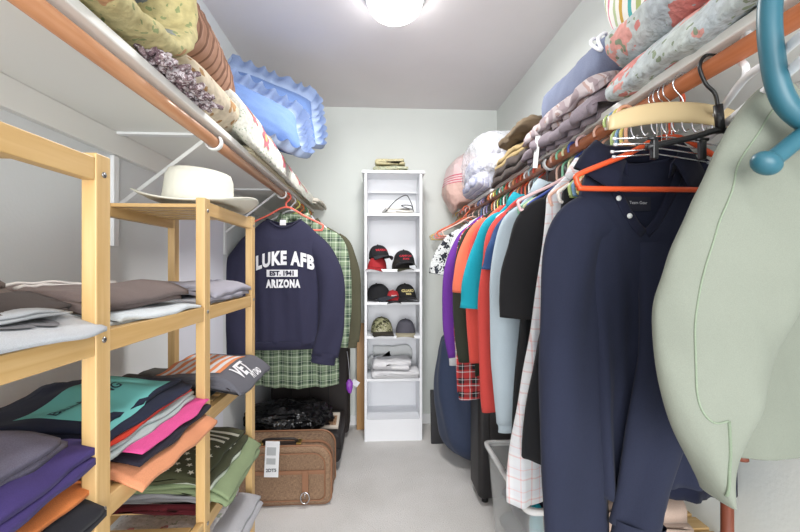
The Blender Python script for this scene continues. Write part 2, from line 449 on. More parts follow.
def pillow_bm(w, h, d, n=30, seed=0, amp=.01, pinch=.08, ribs=0, ribd=.006, p=3.0):
    # lies in the x-z plane (w along x, h along z), thickness d along y
    bm = bmesh.new(); top, bot = [], []
    for i in range(n+1):
        r1, r2 = [], []
        for j in range(n+1):
            u = -1+2*i/n; v = -1+2*j/n
            u = math.copysign(abs(u)**.8, u); v = math.copysign(abs(v)**.8, v)
            th = max(0, (1-abs(u)**p))**.5*max(0, (1-abs(v)**p))**.5
            x = w/2*u*(1-pinch*(1-abs(v))**1.0*abs(u)**3); z = h/2*v*(1-pinch*(1-abs(u))*abs(v)**3)
            f = amp*(nz((u*2+seed, v*2, seed))+.5*nz((u*5, v*5+seed, 3)))*th
            rb = ribd*abs(math.sin(ribs*PI*(u+1)/2)) * th if ribs else 0
            r1.append(Vector((x, d/2*th+f+rb, z))); r2.append(Vector((x, -d/2*th+f-rb, z)))
        top.append(r1); bot.append(r2)
    T = [[bm.verts.new(p_) for p_ in r] for r in top]; Bt = [[bm.verts.new(p_) for p_ in r] for r in bot]
    for i in range(n):
        for j in range(n):
            bm.faces.new((T[i][j], T[i+1][j], T[i+1][j+1], T[i][j+1])); bm.faces.new((Bt[i][j], Bt[i][j+1], Bt[i+1][j+1], Bt[i+1][j]))
    bmesh.ops.remove_doubles(bm, verts=bm.verts, dist=.0006)
    return bm
def ruffle_bm(w, h, wid=.07, waves=46, amp=.014, seed=0):
    # ruffled strip round a pillow outline in the x-z plane
    per = []; n = 120
    for s, e in (((-1, -1), (1, -1)), ((1, -1), (1, 1)), ((1, 1), (-1, 1)), ((-1, 1), (-1, -1))):
        for k in range(n):
            t = k/n; per.append((s[0]+(e[0]-s[0])*t, s[1]+(e[1]-s[1])*t))
    bm = bmesh.new(); N = len(per); rings = []
    for q in range(6):
        f = q/5; ring = []
        for i, (a, b) in enumerate(per):
            ph = 2*PI*waves*i/N+2.2*nz((i*.035, seed, 7)); dirx, dirz = (a if abs(a) >= abs(b) else a*.9), (b if abs(b) >= abs(a) else b*.9)
            l = math.hypot(dirx, dirz)
            cx = math.copysign(max(abs(a)-.0, 0), a)
            nx = 0 if abs(a) < .999 else math.copysign(1, a); nzz = 0 if abs(b) < .999 else math.copysign(1, b)
            if abs(a) > .9 and abs(b) > .9: nx, nzz = math.copysign(abs(a), a)*.8, math.copysign(abs(b), b)*.8
            out = wid*.42*math.sin(min(1, f*1.25)*PI*.62)+amp*f*f*math.sin(ph)*.7
            y = -wid*.95*f**1.4+amp*.6*f*math.cos(ph)
            ring.append(Vector((a*w/2*.97+nx*out, y+.01, b*h/2*.97+nzz*out)))
        rings.append(ring)
    loft(bm, rings, True, False, False)
    return bm
def place(o, loc, rot=(0, 0, 0)): o.location = loc; o.rotation_euler = rot; return o
# ------------------------------------------------------------------ common materials
M_wall = wall_mat('dde2de'); M_walll = wall_mat('e2e6e8'); M_ceil = wall_mat('e2dee0', 60)
M_white = plain('eef0f1', .4); M_shelf = plain('ebebe7', .5)
M_pine = wood('pine', 'd6b582', 'c8a46c', 2); M_pinex = wood('pine', 'd6b582', 'c8a46c', 0); M_piney = wood('pine', 'd4b27c', 'c6a066', 1)
M_rod = wood('stained_wood', 'c89874', 'b27e5a', 1, .3); M_rodr = wood('stained_wood', 'b4714c', '9c5a38', 1, .3)
M_chrome = plain('d8dade', .15, 1); M_steel = plain('9a9a9a', .3, 1)
# ------------------------------------------------------------------ room
XL, XR, YB, YF, H = -.80, .94, 3.09, -.55, 2.44
structure('floor', B((XL-.1, YF, -.06), (XR+.1, YB+.1, 0)), carpet())
structure('ceiling', B((XL-.1, YF, H), (XR+.1, YB+.1, H+.06)), M_ceil)
structure('wall_left', B((XL-.1, YF, 0), (XL, YB, H)), M_walll)
structure('wall_right', B((XR, YF, 0), (XR+.1, YB, H)), M_wall)
structure('wall_back', B((XL-.1, YB, 0), (XR+.1, YB+.1, H)), M_wall)
structure('baseboard_back', B((XL, YB-.012, 0), (XR, YB, .075), .003), M_white)
structure('trim_1', B((XL, -.4, 1.555), (XL+.018, YB-.001, 1.6245), .002), M_shelf)       # cleats under the shelves
structure('trim_2', B((XR-.018, -.4, 1.555), (XR, YB-.001, 1.6245), .002), M_shelf)
# ceiling lamp
t = thing('ceiling_light', 'round frosted white dome lamp glowing on the ceiling', 'ceiling light', (.08, 1.80, H))
bm = bmesh.new(); lathe(bm, [(.001, H), (.135, H), (.137, H-.02), (.12, H-.03), (.001, H-.03)], 40, (.08, 1.8, 0)); mesh_obj('base', bm, M_white, t)
gm, gt_, gb = nt('lit_glass'); gb.inputs['Base Color'].default_value = (1, 1, 1, 1); gb.inputs['Emission Color'].default_value = (1, .985, .96, 1); gb.inputs['Emission Strength'].default_value = 16
bm = bmesh.new(); lathe(bm, [(.118, H-.03)]+[(.122*math.cos(a), H-.035-.076*math.sin(a)) for a in [math.radians(x) for x in range(0, 90, 6)]]+[(.001, H-.111)], 40, (.08, 1.8, 0))
mesh_obj('glass_dome', bm, gm, t)
pl = bpy.data.lights.new('bulb', 'AREA'); pl.shape = 'DISK'; pl.size = .3; pl.energy = LAMP_POWER; pl.color = (1, .98, .95)
po = bpy.data.objects.new('bulb', pl); C.objects.link(po); po.location = (.08, 1.80, H-.135)
# shelves, rails, brackets
tag(mesh_obj('wall_shelf', B((XL+.001, -.4, 1.625), (-.474, YB-.002, 1.645), .003), M_shelf, smooth=False), 'long white shelf along the left wall carrying blue ruffled pillows', 'shelf')
tag(mesh_obj('wall_shelf', B((.622, -.4, 1.625), (XR-.001, YB-.002, 1.645), .003), M_shelf, smooth=False), 'long white shelf along the right wall carrying rolled quilts', 'shelf')
bm = TB([(LX, -.4, RZ), (LX, YB-.003, RZ)], .017, 20); tag(mesh_obj('closet_rod', bm, M_rod), 'light stained round wooden rail below the left shelf', 'clothes rail')
bm = TB([(RX, -.4, RZ), (RX, YB-.003, RZ)], .017, 20); tag(mesh_obj('closet_rod', bm, M_rodr), 'reddish wooden rail holding the shirts on the right', 'clothes rail')
def bracket(y, side, label):
    s = -1 if side == 'l' else 1; xw = XL+.0185 if s < 0 else XR-.0185; xr = LX if s < 0 else RX; zw = 1.5545
    t = thing('shelf_bracket', label, 'bracket', (xw, y, 1.40))
    sg = -s
    xa = XL if s < 0 else XR
    mesh_obj('wall_leg', B((min(xa, xa+sg*.012), y-.013, 1.28), (max(xa, xa+sg*.012), y+.013, 1.554), .002), M_white, t, False)
    mesh_obj('top_arm', B((min(xw, xr-sg*.03), y-.011, 1.6175), (max(xw, xr-sg*.03), y+.011, 1.6245)), M_white, t, False)
    mesh_obj('diagonal_brace', TB([(xa+sg*.012, y, 1.40), (xr-sg*.02, y, 1.615)], .011, 4, flat=.5), M_white, t, False)
    pts = [(xr+.0225*math.cos(a)*-sg, y, RZ+.0225*math.sin(a)) for a in [math.radians(x) for x in range(140, 401, 20)]]
    mesh_obj('rod_hook', TB(pts, .012, 8, flat=.32, up=(1, 0, 0)), M_white, t)
bracket(1.26, 'l', 'white diagonal shelf bracket nearer the camera above the hat')
bracket(2.14, 'l', 'white diagonal shelf bracket just above the navy lettered sweatshirt')
bracket(.52, 'r', 'white shelf bracket on the right beside the teal hanger')
bracket(1.45, 'r', 'white shelf bracket on the right wall behind the shirts')
# leaning pale board on left wall
tag(mesh_obj('white_board', B((XL+.002, 1.62, .0), (XL+.024, 2.07, 1.545), .003), plain('e6e8f2', .5), smooth=False), 'tall plain white board standing against the left wall behind the wooden rack', 'board')
# ------------------------------------------------------------------ back cabinet
cx0, cx1, cy0, cy1, ct = -.087, .316, 2.785, 3.077, 1.865
t = thing('narrow_bookcase', 'tall narrow white bookcase with caps and towels against the back wall', 'bookcase', (.115, 2.93, 0))
M_cab = plain('eceef2', .35)
mesh_obj('side_panel', B((cx0, cy0, 0), (cx0+.018, cy1, ct), .0015), M_cab, t, False)
mesh_obj('side_panel', B((cx1-.018, cy0, 0), (cx1, cy1, ct), .0015), M_cab, t, False)
mesh_obj('top_panel', B((cx0-.018, cy0-.012, ct), (cx1+.018, cy1, ct+.02), .003), M_cab, t, False)
mesh_obj('back_panel', B((cx0+.018, cy1-.006, 0), (cx1-.018, cy1, ct)), M_cab, t, False)
SZ = []
for yy in (214.5, 270.5, 303.5, 337.5, 380):
    z = 1.22-(yy-266)/400*2.79; SZ.append(z+.009)
    mesh_obj('shelf', B((cx0+.018, cy0+.004, z-.009), (cx1-.018, cy1-.006, z+.009), .001), M_cab, t, False)
mesh_obj('bottom_shelf', B((cx0+.018, cy0+.02, .135), (cx1-.018, cy1-.006, .15)), M_cab, t, False)
mesh_obj('plinth', B((cx0+.018, cy0+.003, 0), (cx1-.018, cy0+.018, .15)), M_cab, t, False)
mesh_obj('top_rail', B((cx0+.018, cy0+.2, ct-.1), (cx1-.018, cy0+.215, ct-.0)), M_cab, t, False)
# on top: folded blankets
MF1 = floral('faded_floral_cloth', 'd8cfa8', ['b9a37c', 'c8b890'], 'a8b09a', 40, .3)
folded('folded_blanket', 'flat folded beige and green throw lying on the bookcase top, lower one', 'blanket', .11, 2.92, ct+.0202, .25, .2, .05, floral('faded_green_cloth', 'cdd0b4', ['9aa58a', 'c8b890'], '98a48c', 44, .34), 2, seed=3, amp=.01)
folded('folded_blanket', 'cream floral folded throw on the upper part of the bookcase top stack', 'blanket', .105, 2.92, ct+.073, .235, .19, .05, MF1, 2, seed=5, amp=.01)
# ---- things inside the bookcase
def cap(x, y, z, rot, crown, brim, label, textc=None, txt=None, tilt=0, s=1.0, patch=None, roll=0):
    t = thing('baseball_cap', label, 'cap', (x, y, z), rot, 'caps in the bookcase'); t.rotation_euler = (tilt, roll, rot); t.scale = (s, s, s)
    bm = bmesh.new(); rings = []
    for j in range(13):
        a = j/12*PI/2; r = math.cos(a)**.75 if j < 12 else .02; zz = .108*math.sin(a)**.95
        rings.append([Vector((.078*r*math.cos(2*PI*k/36), .092*r*math.sin(2*PI*k/36)+.012*math.sin(a), zz*(1+.0*k)+.004*(1-r)*0+(-.0015 if k % 6 == 0 and j > 0 else 0))) for k in range(36)])
    loft(bm, rings, True, False, True); c = mesh_obj('crown', bm, crown, t, world=False); sm = c.modifiers.new('s', 'SOLIDIFY'); sm.thickness = .002
    bm = bmesh.new(); rings = []
    for i in range(17):
        a = math.radians(-160+140*i/16); row = []
        for f in (0, .33, .66, 1.0):
            ex = .078*math.cos(a)*(1+.04*f); ey = .092*math.sin(a)-.075*f*(-math.sin(a))**.6
            row.append(Vector((ex, ey, .008-.022*f*.6-.10*(abs(math.cos(a))**2.2)*.28*(.3+.7*f)+.006)))
        rings.append(row)
    loft(bm, rings, False); b = mesh_obj('brim', bm, brim, t, world=False); sm = b.modifiers.new('s', 'SOLIDIFY'); sm.thickness = .003; sm.offset = 0
    bm = bmesh.new(); bmesh.ops.create_uvsphere(bm, u_segments=10, v_segments=6, radius=.007, matrix=Matrix.Translation((0, .012, .108))); mesh_obj('button', bm, crown, t, world=False)
    if txt:
        for i, (s_, hh) in enumerate(txt):
            lettering('embroidery', s_, hh, textc, t, (0, -.2, .058-.022*i), (1, 0, 0), (0, 0, 1), body=c, world=False, bold=.0006, sub=.01, off=.0015)
    return t
K = plain('1c1c20', .85); GK = plain('38393e', .85); RD = plain('a8252c', .8); GR = cloth('55565c')
camo = floral('camo_cloth', '9a9a78', ['4a4a34', '2e2c24', 'c2bfa6'], '5c6044', 42, .55)
T2 = SZ[1]; T3 = SZ[2]; T4 = SZ[3]
cap(.0, 2.875, T2+.001, -.35, RD, RD, 'red cap under a black one on the upper cap shelf', s=.86)
cap(.015, 2.90, T2+.078, .5, K, GK, 'black cap with red lettering stacked on a red cap', plain('c4283a', .7), [('MARINES', .026)], tilt=-.1, s=.9)
cap(.195, 2.885, T2+.03, .12, K, K, 'black cap with two small red words, right on the upper cap shelf', plain('c4283a', .7), [('CANYON', .02), ('STATE', .016)], tilt=-.08)
cap(.17, 2.86, T2+.001, .5, plain('24211e', .9), plain('4a4a3c', .9), 'dark cap with olive brim beneath the two red worded black cap', s=.78)
cap(.02, 2.90, T3+.02, .9, plain('17181c', .9), plain('30343c', .9), 'black cap seen side on with grey brim, left on the middle cap shelf', tilt=-.12, s=.98, roll=-.1)
cap(.115, 2.86, T3+.001, .1, RD, plain('262428', .9), 'red cap with black brim tucked between two black caps', plain('d8d8d8', .7), [('RACE', .02)], s=.72)
cap(.205, 2.885, T3+.016, .22, plain('141416', .9), K, 'black cap with gold and white emblem, right on the middle cap shelf', plain('d8c98a', .7), [('GUARD', .026), ('RIDE', .018)], tilt=-.05)
cap(.035, 2.885, T4+.012, .15, camo, plain('3a352c', .9), 'camouflage cap on the lowest cap shelf', tilt=-.04)
cap(.205, 2.88, T4+.006, -.1, plain('53525c', .9), plain('b0a890', .9), 'grey cap with tan edged brim on the lowest cap shelf', s=.92)
# papers with cable
folded('paper_stack', 'loose stack of white papers on the top bookcase shelf', 'papers', .155, 2.90, SZ[0]+.001, .2, .17, .045, plain('e8e6e0', .7), 4, .2, 4, amp=.006, gap=.45)
bm = TB(catmull([(.06, 2.80, SZ[0]+.012), (.13, 2.805, SZ[0]+.09), (.2, 2.81, SZ[0]+.13), (.23, 2.815, SZ[0]+.1), (.25, 2.82, SZ[0]+.035), (.17, 2.80, SZ[0]+.055), (.24, 2.83, SZ[0]+.06), (.26, 2.84, SZ[0]+.02)], 8), .0032, 8)
tag(mesh_obj('looped_cable', bm, plain('202022', .5)), 'thin black cord looped over the white papers', 'cord')
# towels
wt = cloth('e9e9ec')
folded('folded_towel', 'thick white folded towel, bottom one on the bookcase towel shelf', 'towel', .135, 2.885, SZ[4]+.001, .32, .2, .055, wt, 2, 0, 7, amp=.006, gap=.12)
folded('folded_towel', 'white folded towel in the middle of the bookcase towels', 'towel', .12, 2.885, SZ[4]+.062, .27, .2, .062, wt, 2, 0, 8, amp=.007, gap=.12)
o = folded('towel', 'white towel propped at the back of the bookcase behind the folded towels', 'towel', .1, 3.035, SZ[4]+.001, .27, .05, .19, cloth('dfe2e2'), 3, 0, 9, amp=.008, gap=.1)
# cardboard tube / plank beside
tag(mesh_obj('wooden_plank', B((-.152, 2.99, 0), (-.09, 3.012, .79), .003, rot=Matrix.Rotation(-.035, 4, 'X'), pivot=(-.12, 3.0, 0)), wood('brown_plank', 'b98f5c', 'a87d4a', 2), smooth=False), 'narrow brown wooden plank leaning on the wall left of the bookcase', 'plank')
# ------------------------------------------------------------------ pine rack on the left
PX0, PX1 = -.675, -.425                    # rear and front post lines
rack = thing('wooden_rack', 'pale pine open rack with stepped top holding folded shirts, along the left wall', 'rack', (-.56, .80, 0))
posts = [(.30, 1.388), (.632, 1.388), (1.005, 1.385), (1.37, 1.385)]
for y, zt in posts:
    for x in (PX0, PX1):
        p = mesh_obj('post', B((x-.011, y-.016, 0), (x+.011, y+.016, zt), .002), M_pine, rack, False)
        if x == PX1:
            for zz in (zt-.03, 1.108, .85, .59):
                bm = bmesh.new(); bmesh.ops.create_cone(bm, cap_ends=True, segments=12, radius1=.0045, radius2=.0045, depth=.002, matrix=Matrix.Translation((x+.0115, y, zz)) @ Matrix.Rotation(PI/2, 4, 'Y'))
                mesh_obj('bolt_head', bm, M_steel, p)
def rack_shelf(z, y0, y1):
    bm = bmesh.new(); n = int((y1-y0)/.048)
    for i in range(n):
        yy = y0+.012+(y1-y0-.024)*(i+.5)/n
        box(bm, (PX0+.006, yy-.017, z+.004), (PX1-.012, yy+.017, z+.013), .001)
    s = mesh_obj('shelf', bm, M_pinex, rack, False)
    for x in (PX0, PX1):
        mesh_obj('side_rail', B((x-.009, y0, z-.021), (x+.009, y1, z+.013), .0015), M_piney, s, False)
rack_shelf(1.368, .316, .616); rack_shelf(1.365, 1.021, 1.354)
for z in (1.108, .85, .59, .33, .08):
    for a, b in ((.316, .616), (.648, .989), (1.021, 1.354)): rack_shelf(z, a, b)
S1, S2, S3, S4 = 1.108+.0135, .85+.0135, .59+.0135, .33+.0135
def stack(z, items, group):
    for (label, cx, cy, u, v, h, mat, layers, seed, rot, kw) in items:
        kw = dict(kw); gp = kw.pop('dz', 0)
        o = folded(kw.pop('name', 'folded_shirt'), label, kw.pop('cat', 'shirt'), cx, cy, z+gp, u, v, h, mat, layers, rot, seed, group, tilt=kw.pop('tilt', (0, 0)), **kw)
        z += h+.001; STK[label] = o
    return z
STK = {}
lg = cloth('c9cdd2'); br = cloth('7c6f6c'); dbr = cloth('4e4644')
stack(S1, [
    ('purple and white striped folded shirt, bottom of the near upper rack stack', -.545, .47, .25, .30, .012, stripes('purple_stripes', [(0, 'dcdde4'), (.45, '4c3b78')], .022, 1), 2, 1, 0, dict(droop=.012)),
    ('light grey folded shirt with big faded dark letters on the near upper rack shelf', -.535, .47, .27, .30, .022, lg, 2, 2, 0, dict(droop=.022, amp=.008)),
    ('pale grey folded shirt under the brown ones on the near upper rack shelf', -.55, .46, .25, .29, .010, cloth('b9bdc1'), 2, 3, 0, dict(droop=.01)),
    ('dark brown folded shirt below the piped brown one, near upper rack shelf', -.57, .47, .24, .30, .014, dbr, 2, 4, 0, dict(droop=.014,amp=.012)),
    ('brown folded sports shirt with orange piping, topmost near upper rack shelf', -.59, .45, .21, .30, .026, cloth('6e625c'), 2, 5, .05, dict(amp=.018,droop=.02)),
], 'folded shirts on the near upper rack shelf')
stack(S1, [
    ('white folded shirt lying under the mauve brown one on the upper rack shelf', -.545, .83, .27, .29, .024, cloth('dfe6ea'), 2, 6, 0, dict(droop=.014)),
    ('turquoise folded shirt peeking out beside the mauve brown shirt', -.60, .78, .16, .2, .008, plain('1f8fb4', .9), 1, 7, 0, {}),
    ('mauve brown folded jersey with white curved piping on the upper rack shelf', -.555, .81, .27, .31, .03, br, 2, 8, 0, dict(droop=.028, amp=.012)),
], 'folded shirts on the middle upper rack shelf')
stack(S1, [
    ('white folded shirt beneath the lavender grey one at the far rack end', -.55, 1.18, .25, .29, .024, cloth('e6e8ee'), 2, 9, 0, dict(droop=.01)),
    ('lavender grey folded shirt with dark writing at the far end of the upper rack shelf', -.545, 1.19, .28, .3, .03, cloth('aaa8b4'), 2, 10, 0, dict(droop=.026, amp=.008)),
], 'folded shirts at the far upper rack shelf')
# second shelf
stack(S2, [
    ('black folded shirt with swirling grey circle print, bottom of the near lower stack', -.53, .47, .29, .3, .026, cloth('2a2a30'), 2, 11, 0, dict(droop=.03)),
    ('bright orange folded shirt in the near lower rack stack', -.545, .48, .25, .29, .018, cloth('e0854a'), 2, 12, 0, dict(droop=.02)),
    ('light aqua folded shirt between orange and coral in the near lower rack stack', -.55, .46, .25, .28, .012, cloth('b9d6dc'), 1, 13, 0, dict(droop=.01)),
    ('coral folded shirt squeezed between purple ones in the near lower rack stack', -.55, .46, .24, .29, .014, cloth('dc6a62'), 1, 14, 0, dict(droop=.01)),
    ('deep purple folded jersey with white marks in the near lower rack stack', -.54, .48, .26, .3, .028, cloth('473a72'), 2, 15, 0, dict(droop=.016)),
    ('heather grey purple folded shirt, topmost of the near lower rack stack', -.56, .45, .27, .3, .026, cloth('6e6a7a', '5a5666', 700), 2, 16, 0, dict(droop=.02)),
], 'folded shirts in the near lower rack stack')
zt = stack(S2, [
    ('peach orange folded shirt drooping over the rail, bottom of the crowded rack stack', -.525, .84, .31, .30, .022, cloth('e39a72'), 2, 17, 0, dict(droop=.035, amp=.008)),
    ('near black folded shirt under the pink one in the crowded rack stack', -.53, .85, .30, .29, .011, cloth('2c2a36'), 1, 18, 0, dict(droop=.016)),
    ('hot pink folded shirt in the crowded rack stack', -.535, .86, .30, .28, .011, cloth('e4589a'), 2, 19, 0, dict(droop=.012)),
    ('pale grey green folded shirt in the middle of the crowded rack stack', -.55, .82, .28, .31, .016, cloth('b6c2c2'), 2, 20, 0, dict(droop=.014)),
    ('red folded shirt with white trim just under the turquoise printed one', -.558, .82, .27, .31, .012, cloth('d2402e'), 2, 21, 0, dict(droop=.012)),
    ('dark navy folded tee with a large turquoise printed panel', -.565, .82, .26, .31, .022, cloth('282d42'), 2, 22, 0, dict(droop=.010, amp=.012, crown=.01)),
], 'folded shirts in the crowded middle rack stack')
stack(S2, [
    ('dark teal folded shirt under the charcoal one at the far lower rack shelf', -.56, 1.17, .27, .3, .014, cloth('1f3a42'), 1, 23, 0, {}),
    ('charcoal folded shirt at the far end of the lower rack shelf', -.575, 1.15, .25, .32, .030, cloth('4a4642'), 2, 24, 0, dict(amp=.018)),
    ('grey folded tee with an orange striped flag print reading VET', -.475, 1.21, .25, .28, .026, cloth('66666e'), 2, 25, 0, dict(droop=.05, amp=.01)),
], 'folded shirts on the far lower rack shelf')
# third shelf
stack(S3, [
    ('maroon folded shirt with a small gold mark on the low rack shelf', -.545, 1.17, .25, .30, .026, cloth('5a1f26'), 2, 27, 0, dict(droop=.01)),
    ('heather grey folded shirt directly on top of the maroon one', -.545, 1.18, .26, .30, .018, cloth('9a9b9f'), 2, 28, 0, dict(droop=.012)),
    ('sage green folded shirt with white edging hanging off the low rack shelf', -.52, 1.18, .31, .3, .022, cloth('8a9a76'), 2, 29, 0, dict(droop=.045)),
    ('pale sage folded shirt between the green ones on the low rack shelf', -.54, 1.18, .27, .29, .010, cloth('c7d0c0'), 1, 30, 0, dict(droop=.02)),
    ('dark olive folded shirt with white stars and stripes on the low rack shelf', -.55, 1.17, .28, .3, .022, cloth('4a4d38'), 2, 31, 0, dict(droop=.02)),
], 'folded shirts on the far low rack shelf')
stack(S3, [
    ('navy folded shirt on the low near rack shelf', -.555, .47, .26, .3, .05, cloth('2f3248'), 3, 41, 0, {}),
    ('plum folded shirt over the navy one on the low near rack shelf', -.555, .47, .26, .3, .05, cloth('5b3b52'), 3, 42, 0, {}),
], 'folded shirts on the near low rack shelf')
stack(S4, [
    ('dusty purple folded shirt on the bottom rack shelf', -.55, 1.17, .26, .3, .05, cloth('7d7690'), 3, 44, 0, {}),
    ('dark grey folded shirt deep on the bottom rack shelf', -.55, 1.17, .26, .3, .05, cloth('55565c'), 3, 43, 0, {}),
    ('light grey folded shirt sticking out of the bottom rack stack', -.52, 1.18, .30, .3, .06, cloth('b4b4b9'), 4, 33, 0, dict(droop=.02)),
    ('white folded cloth with pink blossoms, topmost on the bottom rack shelf', -.56, 1.17, .25, .3, .03, floral('pink_blossom_cloth', 'e8e4e6', ['e3a5b2', 'd98a98'], 'b8c0b0', 24, .34, blot=.5), 2, 32, 0, dict(droop=.01)),
], 'folded shirts on the far bottom rack shelf')
STK = STK
def on_fold(label, name, maker, mat, lab=None, off=.0015):
    # printed area pressed on top of a folded shirt: maker() gives outline polygons in the shirt's local x-y
    o = STK[label]; b2 = bmesh.new(); b2.from_mesh(o.data); tr = BVHTree.FromBMesh(b2); b2.free()
    bm = maker()
    for v in bm.verts:
        h = tr.ray_cast(Vector((v.co.x, v.co.y, .5)), Vector((0, 0, -1)))
        if h[0] is not None: v.co.z = h[0].z+off
        else: v.co.z = off
    return mesh_obj(name, bm, mat, o, world=False, label=lab)
def grid(x0, x1, y0, y1, n=14, m=14, skew=0):
    bm = bmesh.new(); g = [[bm.verts.new((x0+(x1-x0)*i/n+skew*(j/m-.5), y0+(y1-y0)*j/m, 0)) for j in range(m+1)] for i in range(n+1)]
    for i in range(n):
        for j in range(m): bm.faces.new((g[i][j], g[i+1][j], g[i+1][j+1], g[i][j+1]))
    return bm
def multi(rects, n=10, m=6):
    bm = bmesh.new()
    for r in rects:
        b = grid(*r, n=n, m=m); me = bpy.data.meshes.new('x'); b.to_mesh(me); b.free(); bm.from_mesh(me); bpy.data.meshes.remove(me)
    return bm
def star_bm(cs, r):
    bm = bmesh.new()
    for cx, cy in cs:
        c = bm.verts.new((cx, cy, 0)); vs2 = [bm.verts.new((cx+(r if k % 2 == 0 else r*.42)*math.cos(PI/5*k), cy+(r if k % 2 == 0 else r*.42)*math.sin(PI/5*k), 0)) for k in range(10)]
        for k in range(10): bm.faces.new((c, vs2[k], vs2[(k+1) % 10]))
    return bm
def text_on(label, txt, size, cx, cy, rz, mat, sx=1, bold=.0005):
    o = STK[label]; d = Vector((math.cos(rz), math.sin(rz), 0)); u = Vector((-math.sin(rz), math.cos(rz), 0))
    return lettering('printed_letters', txt, size, mat, o, (cx, cy, .2), d, u, body=o, world=False, sub=.01, sx=sx, bold=bold, off=.003)
N1 = 'dark navy folded tee with a large turquoise printed panel'
on_fold(N1, 'printed_panel', lambda: grid(-.05, .105, -.12, .12, skew=-.02), plain('6fc0bd', .9), 'turquoise printed panel')
text_on(N1, 'BILLABONG', .026, .03, -.045, PI/2-.2, plain('1f3a46', .9))
N2 = 'grey folded tee with an orange striped flag print reading VET'
on_fold(N2, 'flag_stripes', lambda: multi([(-.115+.026*i, -.102+.026*i, -.11, .10) for i in range(7)], 3, 12), plain('df8a5a', .9), 'orange flag stripes')
on_fold(N2, 'flag_stripes', lambda: multi([(-.102+.026*i, -.089+.026*i, -.11, .10) for i in range(6)], 3, 12), plain('dcdce0', .9), 'white flag stripes')
text_on(N2, 'VET', .05, .085, -.03, PI/2, plain('e6e6ea', .9), bold=.002)
text_on(N2, 'MY DAD', .02, .11, .02, PI/2, plain('e6e6ea', .9), bold=.001)
N3 = 'dark olive folded shirt with white stars and stripes on the low rack shelf'
on_fold(N3, 'star_print', lambda: star_bm([(-.10+.03*i+(.015 if j % 2 else 0), -.13+.026*j) for i in range(7) for j in range(6)], .009), plain('dcdccc', .9), 'white printed stars')
on_fold(N3, 'stripe_print', lambda: multi([(-.1, .12, .03+.034*i, .044+.034*i) for i in range(3)]), plain('dcdccc', .9), 'white printed stripes')
text_on('light grey folded shirt with big faded dark letters on the near upper rack shelf', 'ALS', .10, .07, .03, PI/2-.1, plain('77777c', .9), bold=.002)
text_on('lavender grey folded shirt with dark writing at the far end of the upper rack shelf', 'FITTON', .035, .06, .0, PI/2, plain('55506a', .9), bold=.001)
N4 = 'mauve brown folded jersey with white curved piping on the upper rack shelf'
def arc_tube(o, pts, r, mat, name='piping', lab=None):
    b2 = bmesh.new(); b2.from_mesh(o.data); tr = BVHTree.FromBMesh(b2); b2.free(); P = []
    for p in catmull([(x, y, 0) for x, y in pts], 8):
        h = tr.ray_cast(Vector((p.x, p.y, .5)), Vector((0, 0, -1)))
        if h[0] is not None: P.append(h[0]+Vector((0, 0, r*.5)))
    return mesh_obj(name, TB(P, r, 6), mat, o, world=False, label=lab)
arc_tube(STK[N4], [(-.02, -.14), (-.05, -.05), (-.03, .05), (.03, .13)], .003, plain('e4e0dc', .9), lab='white piping')
arc_tube(STK[N4], [(-.07, -.14), (-.09, -.05), (-.08, .06), (-.04, .14)], .003, plain('e4e0dc', .9), lab='white piping')
arc_tube(STK['brown folded sports shirt with orange piping, topmost near upper rack shelf'], [(-.08, .12), (-.0, .1), (.06, .06), (.088, -.02)], .0022, plain('e0a860', .9), lab='orange piping')
arc_tube(STK['maroon folded shirt with a small gold mark on the low rack shelf'], [(.1, -.02), (.115, .02), (.125, .01)], .002, plain('d0a850', .8), 'gold_mark')
# hat on top of rack
HM = plain('e3e2d4', .95, bumpy=60)
t = thing('brimmed_hat', 'cream wide-brimmed hat resting on top of the pine rack', 'hat', (-.535, 1.235, 1.385))
bm = bmesh.new(); rings = []
for r, z in [(.0, .088), (.3, .089), (.55, .094), (.8, .103), (.94, .100), (1.0, .085), (1.03, .05), (1.07, .016), (1.15, .006), (1.45, .003), (1.75, .004), (1.9, .007)]:
    ring = []
    for k in range(56):
        a = 2*PI*k/56; c, s = math.cos(a), math.sin(a)
        rr = max(r, .005); x = .088*rr*c; y = .108*rr*s
        curl = max(0, (rr-1.2)/.7)
        zz = z+curl*.03*c*c-curl*.012*s*s
        if rr < .9: zz -= .022*math.exp(-(x/.03)**2)*(1 if s < .5 else .6)*(1-rr*.5)
        ring.append(Vector((x, y, zz+.0085)))
    rings.append(ring)
loft(bm, rings, True, True, False); o = mesh_obj('felt', bm, HM, t, world=False); sm = o.modifiers.new('s', 'SOLIDIFY'); sm.thickness = .003
bm = bmesh.new(); rings = [[Vector((.088*q*math.cos(2*PI*k/48), .108*q*math.sin(2*PI*k/48), z)) for k in range(48)] for q, z in ((1.085, .022), (1.08, .034), (1.06, .044))]
loft(bm, rings, True, False, False); mesh_obj('hat_band', bm, plain('d6d4c4', .9), t, world=False)
t.rotation_euler = (0, .05, .15)
